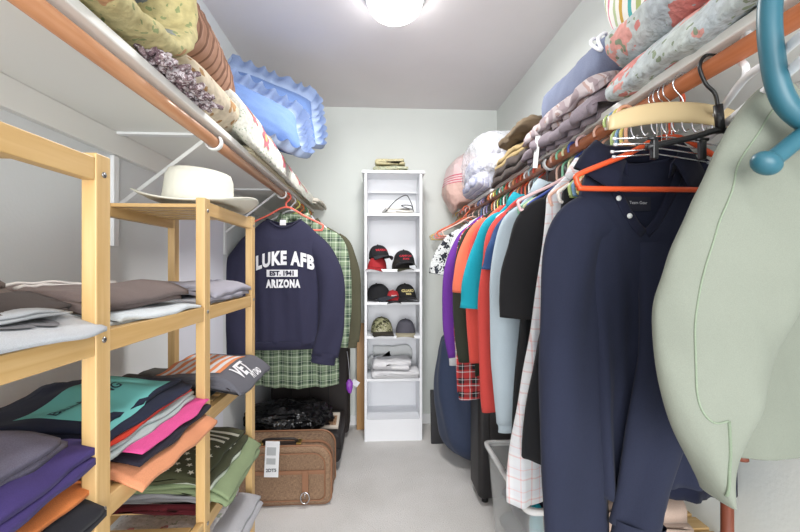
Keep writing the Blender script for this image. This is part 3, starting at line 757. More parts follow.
# ------------------------------------------------------------------ left shelf load
ZS = 1.6455
FY = floral('yellow_floral_cloth', 'd2c898', ['868e92', '9aa09c', 'c89c74', '8f9698'], '98a274', 15, .3, bg2='c6ba88', blot=.85)
bm = bmesh.new()
def puffy_run(bm, path, cx, rx, rt, seed, n=36):
    P = catmull([(0, y, z) for y, z in path], 9); N = len(P); rings = []
    for i, p in enumerate(P):
        tn = (P[min(i+1, N-1)]-P[max(i-1, 0)]).normalized(); nrm = Vector((0, -tn.z, tn.y)); e = min(1, i/5, (N-1-i)/5); sc = .35+.65*math.sqrt(max(0, 1-(1-e)**2)); ring = []
        for k in range(n):
            a = 2*PI*k/n; c, s_ = math.cos(a), math.sin(a); u_ = math.copysign(abs(c)**.7, c); v_ = math.copysign(abs(s_)**.9, s_)
            q = Vector((cx+rx*u_*(.9+.1*sc), 0, 0))+Vector((0, p.y, p.z))+nrm*(rt*sc*v_)
            f = .010*nz((q.x*9, q.y*11, q.z*11+seed))+.006*nz((q.x*26, q.y*26, q.z*26))
            ring.append(q+nrm*f*(1 if s_ > 0 else -1)+Vector((f*u_, 0, 0)))
        rings.append(ring)
    loft(bm, rings)
puffy_run(bm, [(.10, 1.668), (.45, 1.670), (.80, 1.690), (.93, 1.72), (.985, 1.80), (.955, 1.89), (.86, 1.935), (.5, 1.95), (.15, 1.95)], -.608, .178, .036, 1)
puffy_run(bm, [(.10, 1.762), (.45, 1.764), (.74, 1.768), (.82, 1.80), (.83, 1.84), (.77, 1.872), (.45, 1.878), (.12, 1.878)], -.625, .145, .036, 5)
puffy_run(bm, [(.12, 1.82), (.4, 1.822), (.70, 1.822)], -.635, .13, .026, 9)
o = mesh_obj('comforter', bm, FY); tag(o, 'thick yellow green floral comforter folded over on the left shelf', 'comforter')
# purple tasselled throw
rnd = random.Random(4); bm = bmesh.new()
for i in range(130):
    a = rnd.random(); y = .86+.26*a; x = -.50+.055*rnd.random(); z = ZS+.008+rnd.random()*.022
    p = [Vector((x, y, z))]; d = Vector((rnd.uniform(-.2, 1), rnd.uniform(-1, 1), rnd.uniform(-.6, .4))).normalized()
    for k in range(3): p.append(p[-1]+d*.008+Vector((0, rnd.uniform(-.006, .006), rnd.uniform(-.006, .004))))
    for q in p: q.z = max(q.z, ZS+.005)
    tube(bm, p, lambda t_: .0075*(1-.15*t_), 5)
t = thing('tasselled_throw', 'crumpled brown and cream tasselled throw under the yellow comforter end', 'throw', (-.6, 1.0, ZS))
mesh_obj('tassels', bm, floral('purple_fringe', '8c787c', ['d8d0d4', '6a545c', 'cfc4c8'], 'c4b8bc', 60, .6), t)
mesh_obj('cloth', B((-.74, .84, ZS+.001), (-.50, 1.12, ZS+.055), .02, 4), cloth('6d585c'), t)
# beige brown-flowered bolster
bm = bmesh.new(); rings = []
for i in range(25):
    q = i/24; y = 1.03+.43*q; s = (1-abs(2*q-1)**8)**.5*.98+.02
    rings.append([Vector((-.607+.150*s*math.cos(a)+.006*nz((q*4, a, 1)), y, ZS+.082+.078*s*math.sin(a)*(1+.08*nz((q*3, a*.7, 3))))) for a in [2*PI*k/32 for k in range(32)]])
loft(bm, rings); tag(mesh_obj('rolled_blanket', bm, floral('beige_floral_cloth', 'd9ccb6', ['a8784c', 'c49a6c'], 'b08c64', 10, .26, blot=.5)), 'beige rolled blanket with tan flowers below the brown ribbed pillow', 'blanket')
# brown ribbed pillow
o = mesh_obj('ribbed_pillow', pillow_bm(.50, .22, .15, 56, 2, .006, .05, ribs=15, ribd=.02), stripes('brown_cord', [(0, 'a5806c'), (.82, '7a5a4a')], .0333, 0)); place(o, (-.585, 1.31, 1.88), (math.radians(-70), 0, PI/2)); o.rotation_euler = (math.radians(-18), math.radians(10), PI/2+.06)
tag(o, 'brown corduroy ribbed pillow between yellow comforter and blue pillows', 'pillow')
# white quilt with red flowers
FW = floral('red_flower_quilt', 'e4e4da', ['c4687a', 'c8788a', 'c05a6c', 'c9b06a'], 'a9b8a6', 8, .24, 40, blot=.8)
bm = bmesh.new(); rings = []; NQ = 60
for i in range(NQ+1):
    q = i/NQ; y = 1.36+1.50*q; e = min(q/.06, (1-q)/.06, 1); sc = math.sqrt(max(0, 1-(1-e)**2))*.8+.2; ring = []
    for k in range(56):
        a = 2*PI*k/56; c, s_ = math.cos(a), math.sin(a); c_ = math.copysign(abs(c)**.6, c)
        x = -.612+.182*c_; hq = .078-.034*smooth01(q*1.3); z = ZS+.034+hq+hq*(.5+.5*sc)*math.copysign(abs(s_)**.45, s_)
        f = .007*nz((x*10, y*6, z*10))+.004*nz((x*30, y*20, z*30))
        if x > -.50: z -= (x+.50)*1.0
        ring.append(Vector((x+f*c_, y+.02*nz((x*9, z*9, q)), max(z+f*s_, ZS+.033 if x < -.475 else 0))))
    rings.append(ring)
loft(bm, rings); o = mesh_obj('quilt', bm, floral('scroll_quilt', 'e2e2d8', ['d8c8b0', 'c9a0a0'], '9db39a', 22, .14, 40, blot=.4)); tag(o, 'white quilt with red flowers folded under the blue ruffled pillows', 'quilt')
b2 = bmesh.new(); b2.from_mesh(o.data); QT = BVHTree.FromBMesh(b2); b2.free()
rq = random.Random(8)
for n_, (y, zc) in enumerate([(1.47, 1.77), (1.58, 1.715), (1.73, 1.76), (1.88, 1.71), (2.05, 1.735), (2.25, 1.705), (2.48, 1.71)]):
    for R_, lobes, fm, fl, fnm in ((.040, 6, plain('c06a76', .9), 'red flower', 'flower_print'), (.015, 0, plain('d4b878', .9), 'tan flower centre', 'flower_center')):
        rows = []; b_ = bmesh.new()
        for rr in (0.02, .35, .7, 1.0):
            row = []
            for k in range(36):
                a = 2*PI*k/36; r = R_*rr*(1+(.22*math.cos(lobes*a) if lobes else 0))
                p = Vector((-.30, y+r*math.cos(a), zc+r*math.sin(a)+.01)); h = QT.ray_cast(p, Vector((-1, 0, -.06)).normalized())
                q = h[0]+h[1]*(.0015 if lobes else .0028) if h[0] is not None else Vector((-.44, p.y, p.z-.06))
                row.append(b_.verts.new(q))
            rows.append(row)
        for i in range(3):
            for k in range(36): b_.faces.new((rows[i][k], rows[i][(k+1) % 36], rows[i+1][(k+1) % 36], rows[i+1][k]))
        mesh_obj(fnm, b_, fm, o, world=False, label=fl)
o = mesh_obj('folded_bedspread', fold_bm(.33, 1.30, .03, 3, 54, .004, gap=.3, nv=50, uneven=.02, droop=.012), stripes('cream_stripe_cloth', [(0, 'cdc4a8'), (.5, 'b2aa92')], .02, 1)); place(o, (-.618, 2.16, ZS+.001)); tag(o, 'thin cream striped bedspread lying flat beneath the red flowered quilt', 'bedspread')
o = mesh_obj('folded_sheet', fold_bm(.40, .34, .05, 3, 55, .014, gap=.2, nv=26, droop=.03), floral('small_flower_sheet', 'd9d3c6', ['c98c86', 'd8b0a0'], 'a0a890', 26, .3, blot=.5)); place(o, (-.57, 2.87, ZS+.004)); tag(o, 'cream patterned sheet sticking out at the far end of the left shelf', 'sheet')
# blue ruffled pillows
MBL = cloth('6681b4'); MRF = cloth('a9bbda')
def ruffled(label, loc, rot, w, h, d, seed):
    t = thing('ruffled_pillow', label, 'pillow', loc); t.rotation_euler = rot
    mesh_obj('cushion', pillow_bm(w, h, d, 30, seed, .012), MBL, t, world=False)
    mesh_obj('ruffle', ruffle_bm(w, h, .085, 26, .017, seed), MRF, t, world=False)
ruffled('larger blue pillow with pale ruffled edge, the upper rear one on the left shelf', (-.55, 2.19, 2.06), (math.radians(-24), math.radians(6), .62), .46, .34, .15, 1)
ruffled('blue ruffled pillow in front of and lower than the larger blue one', (-.545, 1.88, 1.90), (math.radians(-28), math.radians(10), .75), .42, .26, .15, 2)
# ------------------------------------------------------------------ left rail clothes at the back
hanger(LX, 2.24, 'f0705e', 'coral plastic hanger carrying the navy lettered sweatshirt', .05, .2, .0055)
t, b = garment('sweatshirt', 'navy sweatshirt with white college lettering hanging at the back left', 'sweatshirt', LX-.01, 2.23, .04, cloth('343449', '2d2d42', 600), w=.185, hem=.20, L=.68, seed=4,
    sleeves='long', sl=.66, neck=.088, dip=.045, d=.05, fold=.014, ztop=-.125, rib=cloth('2c2c40'), cuff=.045, slw=.10, spread=.17, k=2.2, slb=.035)
mesh_obj('hem_band', TB([(.202*math.cos(a), .046*math.sin(a), -.685) for a in [2*PI*k/40 for k in range(40)]], .0235, 8, True, .25, (1, 0, 0)), cloth('2c2c40'), t, world=False)
WP = plain('e8e8ec', .8)
fw = dict(body=b, world=False, off=.004, sub=.008)
lettering('lettering', 'LUKE AFB', .098, WP, t, (.012, -.1, -.215), (1, 0, 0), (0, 0, 1), arch=1.3, bold=.005, sx=.66, space=1.12, **fw)
mesh_patch = lettering('lettering', 'ARIZONA', .056, WP, t, (.005, -.1, -.352), (1, 0, 0), (0, 0, 1), bold=.0036, sx=.62, space=1.2, **fw)
# white bar behind EST. 1941
b2 = bmesh.new(); b2.from_mesh(b.data); tr = BVHTree.FromBMesh(b2); b2.free(); bm = bmesh.new(); G = []
for i in range(17):
    r = []
    for j in range(5):
        p = Vector((-.082+.164*i/16, -.3, -.313+.038*j/4)); h = tr.ray_cast(p, Vector((0, 1, 0))); q = h[0] if h[0] is not None else p; r.append(bm.verts.new(q+Vector((0, -.004, 0))))
    G.append(r)
for i in range(16):
    for j in range(4): bm.faces.new((G[i][j], G[i+1][j], G[i+1][j+1], G[i][j+1]))
mesh_obj('print_bar', bm, WP, t, world=False, label='white printed bar')
lettering('lettering', 'EST. 1941', .034, cloth('2c2c40'), t, (0, -.1, -.295), (1, 0, 0), (0, 0, 1), body=b, world=False, off=.0065, sub=.008, bold=.0018, sx=.95)
mesh_obj('care_label', B((-.025, .012, -.03), (.008, .0145, .0), .001), WP, t, False, world=False)
hanger(LX, 2.37, 'e8e8ea', 'white plastic hanger of the green plaid shirt', -.04, .2, .005)
garment('plaid_shirt', 'green and white plaid shirt hanging behind the navy sweatshirt', 'shirt', LX+.02, 2.37, 0, plaid('green_plaid', '7f9276', '32463a', 'd8e0cc', .055), w=.225, hem=.255, L=.98, seed=6, sleeves='long', sl=.66, d=.04, ztop=-.10, collar=True, fold=.02, spread=.04, slw=.1)
hanger(LX, 2.50, 'd9dc7a', 'yellow green plastic hanger behind the plaid shirt', .1, .2, .005)
garment('grey_shirt', 'pale grey shirt whose sleeve shows beside the navy sweatshirt', 'shirt', LX+.02, 2.50, 0, cloth('c8cad2'), w=.22, L=.72, seed=8, sleeves='long', sl=.6, d=.03, ztop=-.10, collar=True, spread=.05)
hanger(LX, 2.64, 'e2833c', 'orange plastic hanger holding the olive jacket', .0, .2, .005)
garment('olive_jacket', 'olive brown jacket hanging nearest the back wall on the left rail', 'jacket', LX+.035, 2.64, 0, cloth('5e5c4a'), w=.24, L=.78, seed=9, sleeves='long', sl=.68, d=.045, ztop=-.10, collar=True, spread=.07, slw=.12, cuff=.04)
for i, (y, h, l) in enumerate([(2.76, '58b070', 'green'), (2.82, 'f0f0f0', 'bright white'), (2.88, 'e8c858', 'mustard yellow'), (2.94, 'd05848', 'brick red'), (3.0, 'c8cc90', 'pale olive')]):
    hanger(LX, y, h, l+' empty plastic hanger at the far end of the left rail', .15*(-1)**i, .19, .0045, 'empty hangers at the far left rail')
# ------------------------------------------------------------------ back left floor
KS = plain('1d1b1c', .55, bumpy=200)
t = thing('upright_suitcase', 'tall black upright suitcase standing in the back left corner', 'suitcase', (-.47, 2.93, 0))
mesh_obj('shell', B((-.745, 2.84, .03), (-.20, 3.04, .70), .03, 4), plain('2a2423', .7, bumpy=300), t)
for x in (-.6, -.47, -.34): mesh_obj('rib', B((x-.004, 2.834, .07), (x+.004, 2.842, .66), .002), plain('141212', .6), t, False)
for x in (-.69, -.25): mesh_obj('wheel', TB([(x-.015, 2.87, .03), (x+.015, 2.87, .03)], .03, 16), KS, t)
t = thing('flat_suitcase', 'low black suitcase on castors lying under the rubbish bag', 'suitcase', (-.47, 2.58, 0))
mesh_obj('shell', B((-.76, 2.38, .05), (-.215, 2.80, .225), .03, 4), plain('262122', .7, bumpy=300), t)
mesh_obj('zip', TB([(-.763, 2.377, .14), (-.212, 2.377, .14), (-.212, 2.803, .14), (-.763, 2.803, .14)], .004, 6, True), KS, t)
for x in (-.70, -.26):
    for y in (2.43, 2.75): mesh_obj('castor', TB([(x-.01, y, .026), (x+.01, y, .026)], .026, 14), KS, t)
# black plastic bag
bm = bmesh.new(); bmesh.ops.create_icosphere(bm, subdivisions=5, radius=1)
for v in bm.verts:
    p = v.co.copy(); r = 1+.22*nz(p*1.6)+.2*abs(nz(p*3.5+Vector((5, 0, 0))))+.12*abs(nz(p*8))
    v.co = Vector((p.x*.265*r, p.y*.15*r, max(-.062, p.z*.095*r)))
bmesh.ops.translate(bm, verts=bm.verts, vec=(-.535, 2.53, .29))
m, nt_, pb = nt('black_plastic'); pb.inputs['Base Color'].default_value = (.006, .006, .007, 1); pb.inputs['Roughness'].default_value = .18; bump(nt_, pb, noise_n(nt_, coord(nt_), 14, 3), .7, .03)
tag(mesh_obj('plastic_bag', bm, m), 'crumpled shiny black plastic bag lying behind the tweed suitcase', 'bag')
# small framed tray
t = thing('picture_frame', 'small picture frame with pale border lying on the black suitcase', 'picture frame', (-.29, 2.52, .226))
ro = Matrix.Rotation(-.45, 4, 'X') @ Matrix.Rotation(.0, 4, 'Z'); pv = (-.29, 2.5, .24)
for a in ((-.35, 2.44, .25, -.235, 2.46), (-.35, 2.56, .25, -.235, 2.58), (-.35, 2.46, .25, -.335, 2.56), (-.25, 2.46, .25, -.235, 2.56)):
    mesh_obj('border', B((a[0], a[1], .25), (a[3], a[4], .266), .002, rot=Matrix.Rotation(.3, 4, 'X'), pivot=pv), plain('d9cfc0', .6), t, False)
mesh_obj('picture', B((-.335, 2.46, .252), (-.25, 2.56, .257), rot=Matrix.Rotation(.3, 4, 'X'), pivot=pv), floral('sepia_picture', 'b89474', ['5c4434', '8c6a50'], '74583f', 50, .4), t, False)
# tweed suitcase
t = thing('tweed_suitcase', 'brown tweed suitcase with leather straps and paper tag standing on the floor', 'suitcase', (-.49, 2.16, 0))
MT = tweed('6e5444', 'a08468'); ML = plain('8e6448', .5)
def rr_prof(w, z0, z1, rt, rb, inset=0, n=8):
    P = []
    for cx, cz, a0, r in ((w-rt, z1-rt, 0, rt), (-w+rt, z1-rt, 90, rt), (-w+rb, z0+rb, 180, rb), (w-rb, z0+rb, 270, rb)):
        for k in range(n+1):
            a = math.radians(a0+90*k/n); P.append((cx+(r-inset)*math.cos(a), cz+(r-inset)*math.sin(a)))
    return P
SX, SY0, SY1, SWd, SH = -.497, 2.055, 2.27, .262, .302
bm = bmesh.new(); rings = []
for y, ins in ((SY0+.004, .03), (SY0, .012), (SY0+.008, .002), (SY0+.03, 0), (SY1-.03, 0), (SY1-.006, .004), (SY1, .02)):
    rings.append([Vector((SX+x, y, z)) for x, z in rr_prof(SWd, .004, SH, .075, .04, ins)])
loft(bm, rings); mesh_obj('shell', bm, MT, t)
for y in (SY0+.012, SY0+.06, SY1-.01):
    mesh_obj('piping', TB([(SX+x, y, z) for x, z in rr_prof(SWd+.001, .006, SH+.001, .075, .04)], .005, 6, True), ML, t)
mesh_obj('front_piping', TB([(SX+x, SY0-.002, z) for x, z in rr_prof(SWd-.03, .03, SH-.035, .06, .03)], .0035, 6, True), ML, t)
mesh_obj('band', B((SX-SWd+.03, SY0-.008, .165), (SX+SWd-.03, SY0+.002, .183), .002), ML, t, False)
bm = bmesh.new(); prof = rr_prof(SWd+.003, .002, SH+.0035, .075, .04); loft(bm, [[Vector((SX+x, y, z)) for x, z in prof] for y in (2.10, 2.13)], True, False, False); o = mesh_obj('edge_band', bm, ML, t)
for x in (-.14, .135):
    s = mesh_obj('strap', B((SX+x-.016, SY0-.014, .07), (SX+x+.016, SY0-.006, .185), .003), ML, t, False)
    mesh_obj('buckle', TB([(SX+x+.022*math.cos(a), SY0-.018, .052+.028*math.sin(a)) for a in [2*PI*k/20 for k in range(20)]], .003, 6, True), M_chrome, s)
    mesh_obj('pin', TB([(SX+x, SY0-.018, .05), (SX+x, SY0-.018, .08)], .0025, 6), M_chrome, s)
mesh_obj('handle', TB(catmull([(SX-.085, 2.10, SH-.002), (SX-.075, 2.085, SH+.028), (SX, 2.075, SH+.036), (SX+.075, 2.085, SH+.028), (SX+.085, 2.10, SH-.002)], 6), .009, 8, flat=.6), plain('2a2220', .5), t)
mesh_obj('handle_plate', B((SX-.105, 2.08, SH-.004), (SX+.105, 2.12, SH+.006), .004), plain('3a2c28', .5), t, False)
for x in (-.095, .095): mesh_obj('clasp', B((SX+x-.012, 2.075, SH-.002), (SX+x+.012, 2.125, SH+.012), .003), plain('b89a58', .3, .9), t, False)
tg = mesh_obj('paper_tag', B((SX-.062, 2.030, .165), (SX+.008, 2.0315, .345), .0005, rot=Matrix.Rotation(.045, 4, 'Y')), plain('eceef0', .6), t, False)
for zz, hh in ((.285, .04), (.24, .03)):
    mesh_obj('tag_print', B((SX-.053, 2.0285, zz-.01), (SX-.008, 2.0295, zz-.01+hh), rot=Matrix.Rotation(.045, 4, 'Y'), pivot=(SX-.03, 2.03, .26)), plain('b4b8ba', .6), tg, False)
lettering('tag_lettering', '2DT5', .022, plain('505458', .6), tg, (SX-.03, 2.0285, .20), (1, 0, 0), (0, 0, 1), sub=0, bold=.0008, off=.0005)
# key ring tag
t = thing('luggage_charm', 'purple glitter charm with white tag hanging on the black upright suitcase', 'charm', (-.185, 2.80, .35))
mesh_obj('cord', TB(catmull([(-.21, 2.832, .62), (-.195, 2.80, .52), (-.19, 2.80, .43)], 6), .002, 6), plain('d8d8e0', .5), t)
bm = bmesh.new(); bmesh.ops.create_uvsphere(bm, u_segments=16, v_segments=10, radius=1, matrix=Matrix.Translation((-.192, 2.80, .385)) @ Matrix.Diagonal((.024, .012, .05, 1))); jitter(bm, .008, 60, 3)
mesh_obj('glitter_drop', bm, plain('a04cc8', .3), t)
mesh_obj('tag', B((-.175, 2.797, .385), (-.125, 2.80, .425), .001, rot=Matrix.Rotation(.6, 4, 'Y')), plain('e8e8f0', .6), t, False)
# ------------------------------------------------------------------ right shelf load
FP = floral('pink_rose_cloth', 'c4ccc8', ['d4908a', 'dfa39a', 'd98d86'], '8f9c84', 13, .46, 60, bg2='bcc5ca', blot=.8)
def capsule(cx, cz, rx, rz, y0, y1, seed, sag=.006, mat=None, name='rolled_comforter', label='', cat='comforter', taper=.07, n=40, flatb=None, pw=1.0, dx=0):
    bm = bmesh.new(); rings = []; N = 34
    for i in range(N+1):
        q = i/N; y = y0+(y1-y0)*q
        e = min((y-y0)/taper, (y1-y)/taper, 1); s = math.sqrt(max(0, 1-(1-e)**2))*.97+.03
        ring = []
        for k in range(n):
            a = 2*PI*k/n; c, s_ = math.cos(a), math.sin(a)
            x = rx*s*math.copysign(abs(c)**.85, c); z = rz*s*math.copysign(abs(s_)**.85, s_)
            f = sag*(nz((y*9, a*1.1, seed))+.7*nz((y*22, a*2.2, seed+4)))
            x += f*c+dx*(q-.5); z += f*s_
            if flatb is not None:
                if cx+x > .655: z = max(z, flatb-cz)
                else: z -= (.66-cx-x)*.55
            ring.append(Vector((cx+x, y, cz+z)))
        rings.append(ring)
    loft(bm, rings)
    return tag(mesh_obj(name, bm, mat), label, cat)
capsule(.745, 1.702, .158, .056, .20, 1.055, 1, .010, FP, label='pink rose quilted comforter roll lying directly on the right shelf', flatb=1.648)
capsule(.765, 1.812, .155, .062, .15, 1.10, 2, .012, FP, label='pink and pale blue rose comforter roll stacked on top of the lower one')
MS = stripes('candy_stripes', [(0, 'ecebe4'), (.10, 'd98aa0'), (.16, 'ecebe4'), (.28, 'a9b878'), (.38, 'ecebe4'), (.48, '58b0b0'), (.56, 'ecebe4'), (.68, 'c9a64e'), (.76, 'ecebe4'), (.86, 'b6c49a'), (.94, 'ecebe4')], .17, 0, wob=.06, rot=(0, .5, .5))
o = mesh_obj('striped_pillow', pillow_bm(.62, .26, .17, 30, 5, .01, .03), MS); place(o, (.765, .93, 1.975), (math.radians(-20), 0, PI/2-.02)); tag(o, 'white pillow with pink yellow and teal stripes on top of the rose rolls', 'pillow')
capsule(.735, 1.855, .075, .072, 1.13, 1.62, 3, .006, cloth('6f7890', '828aa2', 700), name='rolled_blanket', label='grey blue rolled blanket with small white specks on the right shelf', cat='blanket', taper=.05)
FR = stripes('mauve_ticking', [(0, 'b4aaac'), (.4, '9a8c90'), (.7, 'c4bcbc'), (.85, 'a88f8a')], .035, 0, wob=.05)
def ruff_throw(name, label, x, y, z, u, v, h, L, seed, mat, amp, droop=.0, group=None, cat='throw', tilt=0, gx=.010, gz=.007, fr=75):
    bm = fold_bm(u, v, h, L, seed, amp, droop, .12, 46, .03)
    for q in bm.verts:   # gathers running across the fold edge
        q.co.x += gx*math.sin(q.co.y*fr+2*nz((q.co.z*40, q.co.y*6, seed))) * smooth01((q.co.x+u/2)/u)
        q.co.z += gz*math.sin(q.co.y*fr*.64+seed+2*nz((q.co.z*30, q.co.y*5, 2)))*smooth01(q.co.z/h)
    o = mesh_obj(name, bm, mat); place(o, (x, y, z), (0, 0, PI+tilt)); return tag(o, label, cat, group)
ruff_throw('blanket', 'grey mauve blanket with drooping folds next to the rose roll end', .755, 1.33, ZS+.004, .33, .52, .07, 3, 61, cloth('928890', '7c727a', 500), .016, .035, cat='blanket')
ruff_throw('ruffled_throw', 'mauve and white gathered throw heaped under the grey blue roll', .765, 1.37, ZS+.088, .31, .5, .075, 3, 62, FR, .018, .05)
tag(mesh_obj('care_label', B((.590, 1.43, 1.585), (.5915, 1.475, 1.70), .0004, rot=Matrix.Rotation(.25, 4, 'X')), plain('dfe6e4', .6), smooth=False), 'white fabric care label dangling from the grey mauve blanket', 'label')
t = thing('cord_loop', 'white cord looped over the grey blue rolled blanket', 'cord', (.72, 1.18, 1.93))
mesh_obj('loop', TB(catmull([(.665, 1.15, 1.86), (.655, 1.19, 1.90), (.68, 1.22, 1.935), (.72, 1.23, 1.94), (.70, 1.19, 1.937), (.665, 1.17, 1.905)], 6, True), .005, 8, True), plain('e6e8ee', .8), t)
# jackets
khk = cloth('a8946a', '94805a'); dkb = cloth('4c4441')
ruff_throw('folded_jacket', 'dark brown jacket folded on the right shelf beneath the khaki one', .745, 1.84, ZS+.003, .32, .52, .075, 2, 63, dkb, .02, .03, cat='jacket', gx=.004, gz=.004, fr=30)
ruff_throw('folded_jacket', 'khaki canvas jacket folded on top of the dark brown one', .755, 1.90, ZS+.088, .30, .46, .06, 2, 64, khk, .022, .03, cat='jacket', gx=.004, gz=.004, fr=30)
capsule(.68, 1.83, .07, .03, 1.62, 2.02, 9, .012, cloth('6e5f4c'), name='folded_scarf', label='rolled tan brown scarf lying across the khaki jacket', cat='scarf', taper=.05)
# zipped clear bedding bag
t = thing('bedding_bag', 'clear zipped plastic bag with lavender striped bedding on the right shelf', 'bag', (.74, 2.36, ZS))
LV = stripes('lavender_stripes', [(0, 'cdd0e4'), (.55, 'aab0d0'), (.75, 'e4e6f0')], .03, 0)
mesh_obj('bedding', fold_bm(.29, .42, .27, 5, 66, .022, gap=.1, nv=26), LV, t, world=False).location = (0, 0, .006)
bm = bmesh.new(); bmesh.ops.create_icosphere(bm, subdivisions=5, radius=1)
for v in bm.verts:
    p = v.co.copy(); e = 3.4; l = (abs(p.x)**e+abs(p.y)**e+abs(p.z)**e)**(1/e); p = p/l
    r = 1+.05*nz(p*3)+.05*abs(nz(p*7))
    v.co = Vector((p.x*.195*r-.015, p.y*.275*r, p.z*.165*r+.167))
    v.co.z = max(v.co.z, .003); v.co.x = min(v.co.x, .185)
mesh_obj('plastic_cover', bm, clear_plastic('f2f4fa', .12, .38, 26), t, world=False)
bm = bmesh.new(); bmesh.ops.create_icosphere(bm, subdivisions=5, radius=1)
PKS = stripes('pink_line_cloth', [(0, 'd8bcb8'), (.955, 'c04a68'), (1.0, 'c04a68')], 1.0, 2)
m, nt2, pb = nt('pink_striped_plastic'); sp = node(nt2, 'ShaderNodeSeparateXYZ'); nt2.links.new(coord(nt2), sp.inputs[0])
st = [(0, rgb('d6b4aa'))]
for k in range(4): st += [(.43+.045*k, rgb('c44a66')), (.448+.045*k, rgb('ddc4c4'))]
mr = node(nt2, 'ShaderNodeMapRange'); mr.inputs['From Min'].default_value = -.17; mr.inputs['From Max'].default_value = .2; nt2.links.new(sp.outputs[2], mr.inputs[0])
nt2.links.new(ramp(nt2, mr.outputs[0], st, True), pb.inputs['Base Color']); pb.inputs['Roughness'].default_value = .3
bump(nt2, pb, noise_n(nt2, coord(nt2), 16, 5), .8, .02)
for v in bm.verts:
    p = v.co.copy(); e = 2.6; l = (abs(p.x)**e+abs(p.y)**e+abs(p.z)**e)**(1/e); p = p/l
    r = 1+.07*nz(p*2.2)+.04*abs(nz(p*6)); 
    v.co = Vector((p.x*.19*r*(1-.18*max(0, p.z)), p.y*.195*r, p.z*.22*r*(1-.0*p.x)))
    if v.co.x > -.11: v.co.z = max(v.co.z, -.14)
o = mesh_obj('pillow_bag', bm, m); place(o, (.668, 2.84, ZS+.15), (0, 0, 0)); tag(o, 'pale pink bag with four dark pink lines at the far end of the right shelf', 'bag')
# ------------------------------------------------------------------ right rail, near things
# teal hanger
t = thing('chunky_hanger', 'large teal hanger with ball-ended arms, nearest the camera on the right rail', 'hanger', (.64, .545, RZ))
MTL = plain('275c6b', .4)
Yt = .545
hk = [(.64+.066*math.cos(a), Yt, RZ+.055+.066*math.sin(a)*1.15) for a in [math.radians(x) for x in (10, 45, 90, 135, 170)]]
hk = [Vector(p) for p in hk]
path = [hk[0], hk[1], hk[2], hk[3], Vector((.566, Yt, 1.60)), Vector((.571, Yt, 1.51)), Vector((.590, Yt, 1.455)), Vector((.628, Yt, 1.425)), Vector((.66, Yt, 1.41))]
mesh_obj('hook', TB(catmull(path, 8), .0145, 16), MTL, t)
mesh_obj('hook_tip', TB([hk[0]+Vector((0, 0, -.004)), hk[0]+Vector((0, 0, .004))], .017, 16), MTL, t)
for s in (-1, 1):
    pp = [Vector((.66+s*.0, Yt, 1.422)), Vector((.66+s*.045, Yt, 1.412)), Vector((.66+s*.10, Yt, 1.375)), Vector((.66+s*.125, Yt, 1.358))] if s > 0 else [Vector((.66, Yt, 1.432)), Vector((.62, Yt, 1.412)), Vector((.575, Yt, 1.378)), Vector((.56, Yt, 1.368))]
    mesh_obj('arm', TB(catmull(pp, 8), .0125, 14), MTL, t)
    bm = bmesh.new(); e = pp[-1]; bmesh.ops.create_uvsphere(bm, u_segments=20, v_segments=14, radius=1, matrix=Matrix.Translation(e) @ Matrix.Rotation(.5*-s, 4, 'Y') @ Matrix.Diagonal((.021, .017, .016, 1)))
    mesh_obj('ball_end', bm, MTL, t)
# sage jacket, seen from its sleeve
MG = cloth('80857a', '767b70', 1100)
MG2 = cloth('7c8176', '72776c', 1100)
t = thing('sage_jacket', 'pale sage green jacket hanging with its wide sleeve towards the aisle', 'jacket', (.64, .65, 1.5))
def sec(bm_rings, mat, name, y0, dep, amp, seed, parent, n=48):
    bm = bmesh.new(); P = catmull([Vector((a, z, b)) for z, a, b in bm_rings], 7); rings = []
    for i, q in enumerate(P):
        xa, z, xb = q; c = (xa+xb)/2; h = (xb-xa)/2; ring = []; tt = i/(len(P)-1)
        for k in range(n):
            a = 2*PI*k/n; x = c+h*math.cos(a); y = y0+dep*math.sin(a)*(.35+.65*math.sin(min(1, tt*3+.05)*PI/2))
            f = amp*(nz((x*7, z*3.4, seed))+.6*nz((x*16+z*6, z*9, seed+3)))
            ring.append(Vector((x, y+f*abs(math.sin(a))**.7, z)))
        rings.append(ring)
    loft(bm, rings); return mesh_obj(name, bm, mat, parent)
bd = sec([(1.49, .68, .76), (1.45, .64, .84), (1.38, .62, .90), (1.2, .60, .905), (1.0, .59, .91), (.89, .60, .91), (.875, .62, .905)], MG2, 'body', .70, .03, .014, 3, t)
sl = sec([(1.515, .632, .662), (1.50, .610, .68), (1.45, .570, .70), (1.37, .530, .715), (1.29, .491, .72), (1.21, .457, .70), (1.16, .442, .675), (1.10, .441, .648), (1.04, .447, .627), (.97, .468, .598), (.91, .497, .570), (.87, .518, .549), (.857, .527, .54)], MG, 'sleeve', .612, .034, .024, 5, t)
b2 = bmesh.new(); b2.from_mesh(sl.data); tr = BVHTree.FromBMesh(b2); b2.free()
def seam_on(tree, base, pts, r, name, mat, parent, off=.0004):
    P = []
    for p in catmull([(x, 0, z) for x, z in pts], 10):
        q = Vector((p.x, -.5, p.z)); h = tree.ray_cast(q-base, Vector((0, 1, 0)))
        if h[0] is not None: P.append(h[0]+base+Vector((0, -off, 0)))
    return mesh_obj(name, TB(P, r, 6), mat, parent)
bs = Vector((.64, .65, 1.5))
seam_on(tr, bs, [(.645, 1.50), (.575, 1.40), (.525, 1.27), (.487, 1.15), (.484, 1.06), (.489, 1.01), (.505, .985), (.532, .985)], .0016, 'seam', cloth('86937f'), sl)
seam_on(tr, bs, [(.532, .985), (.531, .94), (.526, .91), (.523, .875)], .0026, 'cuff_slit', cloth('7a8773'), sl)
